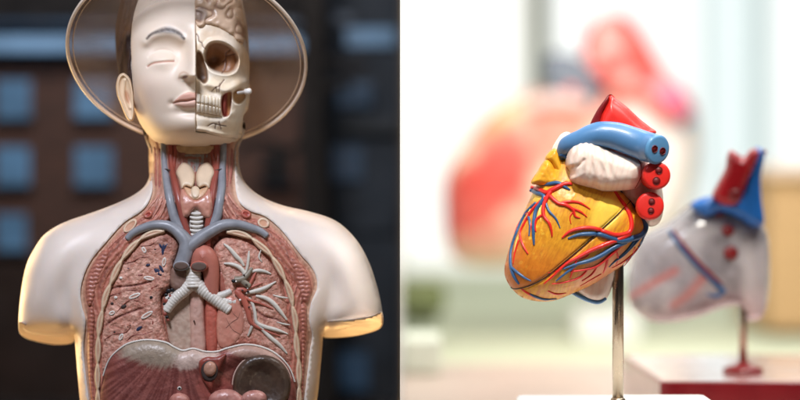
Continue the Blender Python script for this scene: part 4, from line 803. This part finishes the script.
# rounded rear of the same wall
v_, f_, b__ = triangulate(smooth_closed(HOUT, 3), 3.5); add('heart_rear', np.vstack([UA(v_, HS(v_) + .006 + .0 * v_[:, 0]), UA(v_, Y1 + .055 * HF(v_))]), [tuple(f) for f in f_] + [(f[0] + len(v_), f[2] + len(v_), f[1] + len(v_)) for f in f_] + [(a, a + len(v_), b + len(v_), b) for a, b in b__],
    pm('ochre_heart_rear', (206, 140, 60), rough=.4), h1)
HB1 = lambda p: HS(p) - heart_shape(np.asarray(p, float), None) - .0008
tubes('seam_line', [[(x, y, .55) for x, y in seam]], M_black, heart, lambda p: HB1(p) - .0028 * L(p, seam, 1.6) + .0009, lift=.7, step=1)
RED = [[(614, 190, 1.2), (619, 198, 1.8), (625.5, 207, 2.0), (630, 216, 2.0), (631.5, 226, 2.1), (628, 233, 2.1), (616, 235, 1.9), (604, 231.5, 1.9), (592, 228, 1.8), (580, 228.5, 1.6), (570, 231.5, 1.3), (562, 238, .6)],
       [(630, 234, 2.0), (618, 239.5, 2.1), (604, 245, 2.0), (590, 251, 1.8), (577, 258, 1.5), (566, 264, 1.1), (553, 276, .9), (544, 284, .4)],
       [(624, 243, 1.3), (616, 250, 1.5), (606, 259, 1.4), (596, 266.5, 1.2), (583, 270, .9), (570, 272, .5)], [(608, 257, 1), (606, 266, 1), (603, 273, .5)], [(588, 269, .8), (580, 277, .8), (566, 282, .7), (552, 284, .4)],
       [(598, 265, .8), (592, 274, .8), (582, 281, .5)], [(577, 259, .8), (574, 268, .8), (570, 278, .5)], [(641, 243, .7), (634, 252, 1), (624, 261, .8), (612, 268, .4)],
       [(521, 288.5, .5), (526, 292, 1.1), (534, 296.5, 1), (542, 299, .5)], [(548, 291, .5), (556, 294, .9), (566, 293, .5)], [(531, 187, 1.3), (538, 189, 1.7), (546, 192.5, 2.1), (552, 190, 2.2), (559, 186.5, 2), (566, 183.5, 1.8), (572, 184, 1.2)],
       [(551, 191, 2), (547, 198, 1.9), (543.5, 207, 1.7), (544, 216, 1.5), (549, 223, 1.3), (551.5, 231, 1.0), (552, 237, .5)], [(546, 197, 1.6), (538, 204, 1.6), (531, 212, 1.5), (524, 224, 1.3), (520, 234, 1.1), (523, 245, 1.0), (528, 254, .5)],
       [(544, 214, 1.1), (537, 219, 1.1), (535, 226, .9), (536, 232, .4)], [(550, 196, 1.7), (558, 203, 1.7), (566, 205, 1.5), (573, 210, 1.3), (575, 216, .9), (580, 218, .5)], [(560, 203.5, 1.3), (570, 201.5, 1.2), (580, 203, 1.0), (590, 209, .5)], [(571, 208, 1), (580, 211.5, .9), (587, 217, .4)],
       [(531, 212, 1), (524, 216, .9), (517, 228, .8), (514, 238, .4)], [(616, 250, .6), (618, 258, .7), (616, 265, .3)], [(566, 264, .6), (560, 270, .5), (548, 273, .3)], [(590, 251, .6), (586, 257, .5), (575, 260, .3)], [(528, 218, .6), (531, 226, .6), (529, 233, .3)], [(574, 211, .6), (570, 217, .5), (571, 224, .3)], [(635, 247, .6), (631, 257, .5), (624, 266, .3)], [(601, 274, .6), (592, 279, .6), (580, 286, .3)], [(519, 240, .9), (515, 252, .8), (513, 264, .4)]]
BLU = [[(616.5, 188.5, 1.6), (624, 193, 2.2), (631, 201, 2.6), (637, 210, 2.9), (643, 219, 3.1), (645, 228, 3.0), (641, 235, 2.6), (632, 238.5, 2.6), (621, 241, 2.5), (611, 238, 2.1), (600, 234.5, 2.1), (588, 234, 1.9), (578, 235, 1.5), (568, 238.5, .7)],
       [(626, 242, 2.0), (614, 247.5, 2.1), (602, 255, 2.0), (590, 260.5, 1.8), (577, 264, 1.4), (563, 269, .7)], [(640, 237, 1.7), (632, 246, 1.5), (623, 255, 1.4), (615, 261, 1.0), (609, 267, .5)], [(634, 241, 1.2), (627, 250, 1.1), (619, 257, .5)],
       [(645, 232, 1.4), (640, 244, 1.2), (633, 254, .9), (626, 261, .5)], [(577, 265, .9), (566, 273, 1.0), (556, 281, .5)],
       [(528, 293, .6), (536, 296.5, 1.4), (545, 299, 1.3), (556, 298.5, .7)], [(530, 190, 1.3), (537, 193, 1.8), (544, 196, 1.9), (541, 203, 1.9), (536, 211, 1.8), (534, 222, 1.7), (533.5, 233, 1.4), (534, 245, .7)],
       [(541, 185, 1.0), (550, 184, 1.8), (558, 183, 1.8), (565, 187, 1.4), (570, 190, .7)], [(536, 203, 1.5), (527, 212, 1.6), (520, 225, 1.5), (514.5, 239, 1.5), (511, 252, 1.5), (511, 266, 1.6), (514, 276, 1.6), (519, 284, .9)], [(511, 267, 1.2), (518, 273, 1.3), (525, 278, 1.0), (531, 281, .5)],
       [(546, 203, 1.0), (549, 211, 1.1), (556, 219, .8), (560, 228, .4)], [(528, 215, 1.1), (530, 224, 1.0), (529, 236, .5)]]
fat = lambda T, k: [[(x, y, r * k + .12) for x, y, r in t] for t in T]
tubes('coronary_vein', fat(BLU, 1.12), M_blued, heart, HB1, lift=.35, step=1.2)
tubes('coronary_artery', fat(RED, 1.12), M_red, heart, HB1, lift=.45, step=1.2)
tubes('yellow_fat_streak', [[(533, 205, .5), (527, 216, 1.1), (522, 228, .5)], [(540, 207, .4), (538, 216, .9), (533, 227, .4)], [(524, 224, .4), (517, 240, .9), (514, 252, .4)], [(543, 200, .4), (540, 212, .7), (541, 222, .3)]], pm('pale_yellow_paint', (244, 214, 110), rough=.35), heart, HB1, lift=.5)
# atrium lobe and upper parts
def ycol(p, d): return mixc(np.tile(lin((232, 178, 42)), (len(p), 1)), np.tile(lin((212, 140, 28)), (len(p), 1)), fbm(p, 4))
relief('right_atrium', [(545, 160), (551, 161), (556, 170), (561, 179), (556, 187), (547, 187), (537, 185), (531, 182.5), (537, 172)], M_yel, h1, 0.010, R=7, H=0.016, back=0.03, step=1, shape=lambda p, d: .002 * (fbm(p, 5) - .5), color=ycol, dome=True)
relief('atrium_fold', [(545, 159), (549, 152), (555, 148.5), (560, 153), (563, 165), (568, 176), (564, 181), (557, 174), (551, 164)], M_yel, h1, 0.012, R=6, H=0.014, back=0.03, step=1, color=ycol, dome=True)
def acol(p, d):
    t = .5 + .5 * np.sin(p[:, 0] * 1.0 + p[:, 1] * .25 + 6 * fbm(p, 10)); return mixc(np.tile(lin((244, 226, 214)), (len(p), 1)), np.tile(lin((228, 190, 174)), (len(p), 1)), sstep(.5, 1, t) * .3 + .25 * fbm(p, 5))
def ash(p, d): return 0.0011 * np.sin((p[:, 0] - 586) * .9 / (1 + .02 * (p[:, 1] - 150)) + 2.5 * fbm(p, 9)) * sstep(1, 5, d) * sstep(625, 605, p[:, 0]) + .004 * G(p, 590, 160, 12, 14) - .003 * L(p, [(568, 168), (578, 166), (584, 160)], 1.5)
relief('left_auricle', [(567, 151), (571, 144), (577, 139), (587, 136.5), (598, 140), (608, 146), (620, 151), (634, 155), (646, 159), (648, 170), (643, 182), (635, 189), (624, 190.5), (614, 191.5), (603, 192), (594, 190), (584, 188), (574, 185), (568, 180), (569, 172), (565, 165)],
       M_aur, h1, 0.006, R=17, H=0.038, back=0.05, step=1.1, shape=ash, color=acol, dome=True)
tubes('auricle_seam', [[(636, 156, .5), (640.5, 164, .55), (641.5, 174, .55), (638, 183, .55), (635, 188, .4)]], pm('brown_seam', (140, 62, 44), rough=.5), h1, lambda p: 0.006 - .038 * rnd(pdist(p, smooth_closed([(567, 151), (571, 144), (577, 139), (587, 136.5), (598, 140), (608, 146), (620, 151), (634, 155), (646, 159), (648, 170), (643, 182), (635, 189), (624, 190.5), (614, 191.5), (603, 192), (594, 190), (584, 188), (574, 185), (568, 180), (569, 172), (565, 165)], 2)), 17), lift=.3, step=1)
relief('rear_atrium', [(552, 150), (556, 141), (562, 133.5), (568, 132), (573, 136), (570, 145), (562, 154), (554, 158)], M_aur, h1, 0.035, R=8, H=0.018, back=0.03, step=1.2, color=acol, dome=True)
relief('rear_atrium', [(636, 160), (652, 164), (662, 188), (663, 212), (658, 224), (648, 226), (640, 216), (632, 204), (622, 194), (618, 182), (626, 170)], M_aur, h1, 0.030, R=10, H=0.022, back=0.03, step=1.3, color=acol, dome=True)
# pulmonary artery sweeping over the top
pa, e1, ax1 = tube3('pulmonary_artery', [(560, 158, 0.012), (567, 146, -0.002), (580, 140, -0.012), (598, 134.5, -0.016), (616, 136, -0.017), (634, 142, -0.022), (648, 147, -0.032), (657, 149.5, -0.046)], [4, 9, 10, 12.5, 13.8, 14.5, 14.8, 14.8], M_blue, h1, 26)
mouths(pa, e1, ax1, 14.8 * PX, M_lblue, [(-.0062, .002, .0046), (.0062, -.002, .0046)], M_dred)
relief('blue_root', [(557, 156), (563, 150), (569, 153), (569, 163), (564, 160)], M_blued, h1, 0.012, R=3, H=0.016, back=0.02, step=1.2)
# aorta: a wedge-shaped cut arch
relief('aorta', [(609.5, 94.5), (617, 99.5), (627, 107), (640, 119), (650, 127), (656, 133), (640, 142), (615, 138), (592, 134), (590, 125), (595, 115), (601, 105)], M_red, h1, 0.022, R=16, H=0.026, back=0.03, step=1.2, dome=True,
       shape=lambda p, d: -0.014 * (1 - sstep(0, 8, (p[:, 0] - np.interp(p[:, 1], [94, 105, 115, 134], [608, 602, 597, 592])))))
relief('aorta_cut_face', [(609, 95.5), (607, 103), (602, 113), (599, 125), (591, 126), (590.5, 123), (596, 112), (602, 103)], M_dred, h1, 0.006, R=2.5, H=0.003, back=0.012, step=1)
# two red pulmonary veins
v1, e2, ax2 = tube3('pulmonary_vein', [(651, 176, .014), (653, 176, 0.0), (654.5, 176, -.018), (656.5, 175.5, -.038)], [11, 13, 13.8, 13.8], M_red, h1, 24); mouths(v1, e2, ax2, 13.8 * PX, M_red, [(.0025, .0062, .0048), (-.0005, -.0068, .0050)], M_dred)
v2, e3, ax3 = tube3('pulmonary_vein', [(646, 207, .03), (648, 206.5, 0.01), (649, 206.5, -.010), (650, 206, -.030)], [11, 12.6, 13.6, 13.8], M_red, h1, 24); mouths(v2, e3, ax3, 13.8 * PX, M_red, [(.002, .0052, .0042), (.001, -.0060, .0042)], M_dred)
# underside with a blue rim
relief('lower_vena_cava', [(574, 288), (590, 276), (606, 268), (616, 266), (613, 284), (607, 298), (598, 302.5), (586, 300)], M_aur, h1, 0.052, R=8, H=0.018, back=0.03, step=1.4, color=acol, dome=True)
tubes('cut_edge', [[(570, 291, 1.6), (578, 295, 2.4), (588, 299.5, 2.6), (598, 302, 2.4), (606, 298.5, 1.6)]], M_blue, h1, 0.042, lift=.3)
rod_x, rod_y = U(618, 270, .05)[0], .05
lathe('rod', [(.0072, -.262), (.0072, .02)][::1], (rod_x, rod_y, 0), M_rod, h1, 32)
lathe('collar', [(.0095, -.266), (.0095, -.254), (.0085, -.2525), (.0072, -.252)], (rod_x, rod_y, 0), M_rod, h1, 32)
box('base', rod_x - .125, rod_x + .125, -0.04, 0.14, -0.349, -0.2565, M_wht, h1, .01)
# ================================================================== SECOND HEART (translucent grey), out of focus
Y2 = 0.5
M_gry = mat('cloudy_translucent_plastic', attr=True, rough=.22, coat=.5, var=.10, vscale=14, sss=.2)
h2 = empty('heart_model', (U(742, 370, Y2)[0], Y2, -.259), 'cloudy grey heart model with blue crown and red aorta standing on the dark red box', 'anatomical model', None)
G2 = [(640, 240), (629, 270), (627, 292), (632, 307), (643, 317), (656, 322), (678, 321), (700, 316), (722, 308), (738, 306), (742, 318), (752, 321), (763, 316), (768, 300), (770, 275), (769, 245), (765, 228), (752, 214), (735, 205), (712, 200), (694, 202), (668, 222), (652, 231)]
F2 = Field(G2, 24, cell=2)
def S2(p): return Y2 + .03 - .075 * F2(np.asarray(p, float))
def g2c(p, d):
    c = mixc(np.tile(lin((164, 158, 160)), (len(p), 1)), np.tile(lin((112, 106, 112)), (len(p), 1)), fbm(p, 18)); c = mixc(c, np.tile(lin((206, 200, 202)), (len(p), 1)), .5 * sstep(.45, .75, fbm(p + 11, 22)))
    c = mixc(c, np.tile(lin((232, 226, 226)), (len(p), 1)), .6 * sstep(735, 750, p[:, 0]) * sstep(230, 260, p[:, 1]))
    for l, w_ in (([(630, 297), (650, 285), (675, 271)], 4.5), ([(674, 305), (688, 295), (703, 278)], 5)): c = mixc(c, np.tile(lin((176, 92, 84)), (len(p), 1)), .7 * L(p, l, w_))
    return c
hw2 = relief('heart_wall', G2, M_gry, h2, S2, R=2, H=.001, back=.06, step=2.2, color=g2c, dome=True)
relief('blue_crown', [(690, 206), (699, 199), (712, 196), (726, 198), (738, 198), (745, 184), (754, 150), (760, 148), (765, 154), (761, 178), (762, 200), (764, 224), (752, 226), (738, 218), (722, 212), (706, 216)], pm('strong_blue_paint', (36, 110, 192), rough=.3), h2, Y2 - .035, R=10, H=.02, back=.05, step=2.2, dome=True)
relief('aorta', [(712, 196), (717, 184), (725, 168), (727, 156), (731, 150), (738, 154), (744, 157), (750, 150), (757, 149), (759, 155), (753, 170), (746, 186), (739, 203), (728, 206), (718, 203)], pm('crimson_paint', (166, 24, 32), rough=.3), h2, Y2 - .05, R=9, H=.022, back=.04, step=2, dome=True)
tubes('coronary_vein', [[(669, 231, 2.2), (680, 246, 3), (694, 262, 3), (708, 276, 3), (724, 292, 3.6)], [(724, 292, 3), (716, 296, 3), (706, 294, 1)]], M_blued, hw2, S2, lift=.4)
tubes('coronary_artery', [[(673, 230, 1.4), (684, 245, 2), (697, 260, 2), (711, 274, 2), (722, 284, 1.2)]], M_dred, hw2, lambda p: S2(p) - .003, lift=.9)
for x, y, r in ((720, 213, 5), (728, 230, 6.5), (731, 253, 7.5), (735, 195, 7), (765, 152, 2.5)):
    relief('vessel_mouth', oval(x, y, r, r * .95, 0), M_dred, h2, (lambda p: S2(p) - .003) if y > 205 else Y2 - .073, R=4, H=.005, back=.012, step=1.6)
rx2 = U(743, 330, Y2)[0]; lathe('rod', [(.0062, -.262), (.0062, -.10)], (rx2, Y2, 0), M_rod, h2, 20)
lathe('base', [(.030, -.2592), (.030, -.253), (.024, -.250), (.012, -.247), (.009, -.243)], (rx2, Y2, 0), M_dred, h2, 28)
M_box = pm('dark_red_lacquer', (112, 18, 26), rough=.12, coat=.8)
bxm = empty('display_box', (.52, .6, -.35), 'dark red glossy display box under the cloudy grey heart model', 'box')
ca = U(660, 384, .36); box('body', ca[0], .95, .36, .86, -.349, -.2605, M_box, bxm, .004)
box('top_reflection', ca[0] + .004, .946, .364, .856, -.2604, -.2592, pm('pink_reflection_tint', (206, 172, 168), rough=.1, coat=.8), bxm, 0)  # pale sheet: bright reflection on the red box top, put into the colour
# ================================================================== THIRD HEART, far and very soft
Y3 = 3.5
h3 = empty('heart_model', (U(590, 360, Y3)[0], Y3, -.42), 'large pale pink heart model far behind, blurred, with red vessels on top', 'anatomical model')
G3 = [(446, 175), (444, 215), (448, 250), (462, 263), (490, 266), (530, 264), (570, 262), (610, 262), (650, 250), (680, 225), (695, 180), (698, 130), (690, 98), (670, 82), (645, 68), (610, 66), (570, 74), (545, 86), (520, 95), (492, 112), (466, 140)]
F3 = Field(G3, 34, cell=2.5)
def S3(p): return Y3 + .05 - .16 * F3(np.asarray(p, float))
def g3c(p, d):
    c = mixc(np.tile(lin((236, 206, 180)), (len(p), 1)), np.tile(lin((224, 138, 118)), (len(p), 1)), sstep(.3, .7, fbm(p, 26))); n1 = .25 * (fbm(p, 12) - .5)
    c = mixc(c, np.tile(lin((208, 62, 54)), (len(p), 1)), .9 * sstep(.3, .7, G(p, 488, 186, 52, 27, -45) + n1)); c = mixc(c, np.tile(lin((216, 190, 130)), (len(p), 1)), .6 * sstep(.4, .8, G(p, 500, 118, 24, 10, -35)))
    c = mixc(c, np.tile(lin((214, 140, 120)), (len(p), 1)), .6 * sstep(.4, .7, G(p, 500, 235, 40, 12, -20))); c = mixc(c, np.tile(lin((244, 234, 230)), (len(p), 1)), .95 * sstep(.2, .6, G(p, 650, 185, 44, 60)))
    c = mixc(c, np.tile(lin((198, 88, 80)), (len(p), 1)), .8 * sstep(.5, .8, G(p, 452, 215, 8, 24)))
    return c
relief('heart_wall', G3, mat('pale_pink_paint', attr=True, rough=.5, sss=.1), h3, S3, R=3, H=.002, back=.1, step=3, color=g3c, dome=True)
M_patch = mat('patchy_red_paint', attr=True, rough=.5)
M_r3 = pm('coral_red_paint', (224, 96, 86), rough=.5); M_g3 = pm('slate_grey_paint', (110, 116, 128), rough=.5)
tube3('aorta', [(676, 112, Y3 - .12), (660, 88, Y3 - .10), (638, 66, Y3 - .08), (618, 46, Y3 - .06), (602, 38, Y3 - .04)], [12, 16, 18, 16, 12], M_r3, h3)
relief('aorta_arch', [(585, 64), (584, 38), (598, 18), (622, 14), (642, 34), (657, 60), (680, 84), (693, 112), (674, 124), (650, 110), (632, 96), (612, 92), (596, 80)], M_patch, h3, Y3 - .10, R=16, H=.05, back=.06, step=3, dome=True, color=lambda p, d: mixc(mixc(np.tile(lin((222, 76, 66)), (len(p), 1)), np.tile(lin((244, 176, 168)), (len(p), 1)), sstep(.4, .65, fbm(p, 16))), np.tile(lin((214, 130, 180)), (len(p), 1)), .7 * G(p, 672, 98, 14, 9, 30)))
relief('vessel_trunk', [(541, 62), (560, 52), (586, 60), (602, 78), (600, 104), (572, 108), (548, 96)], M_g3, h3, Y3 - .09, R=16, H=.05, back=.06, step=3, dome=True)
tube3('pulmonary_vein', [(668, 116, Y3 - .13), (650, 96, Y3 - .14), (640, 84, Y3 - .12)], [13, 14, 12], M_r3, h3)
tube3('pulmonary_vein', [(578, 92, Y3 - .14), (560, 88, Y3 - .12)], [10, 12], M_r3, h3)
tube3('upper_vena_cava', [(690, 122, Y3 - .10), (676, 118, Y3 - .08), (664, 112, Y3 - .06)], [14, 13, 12], pm('soft_blue_paint', (112, 158, 214), rough=.5), h3)
tube3('left_auricle', [(530, 108, Y3 - .10), (556, 100, Y3 - .12), (588, 104, Y3 - .12)], [16, 22, 18], pm('pale_rose_paint', (236, 200, 194), rough=.5), h3)
tube3('rod', [(592, 330, Y3), (592, 240, Y3)], [6, 6], M_rod, h3)
e = bx(577, 640, 312, 362, Y3 - .1, Y3 + .2); box('base', e[0], e[1], e[2], e[3], -.4195, e[5], M_wht, h3, .01)
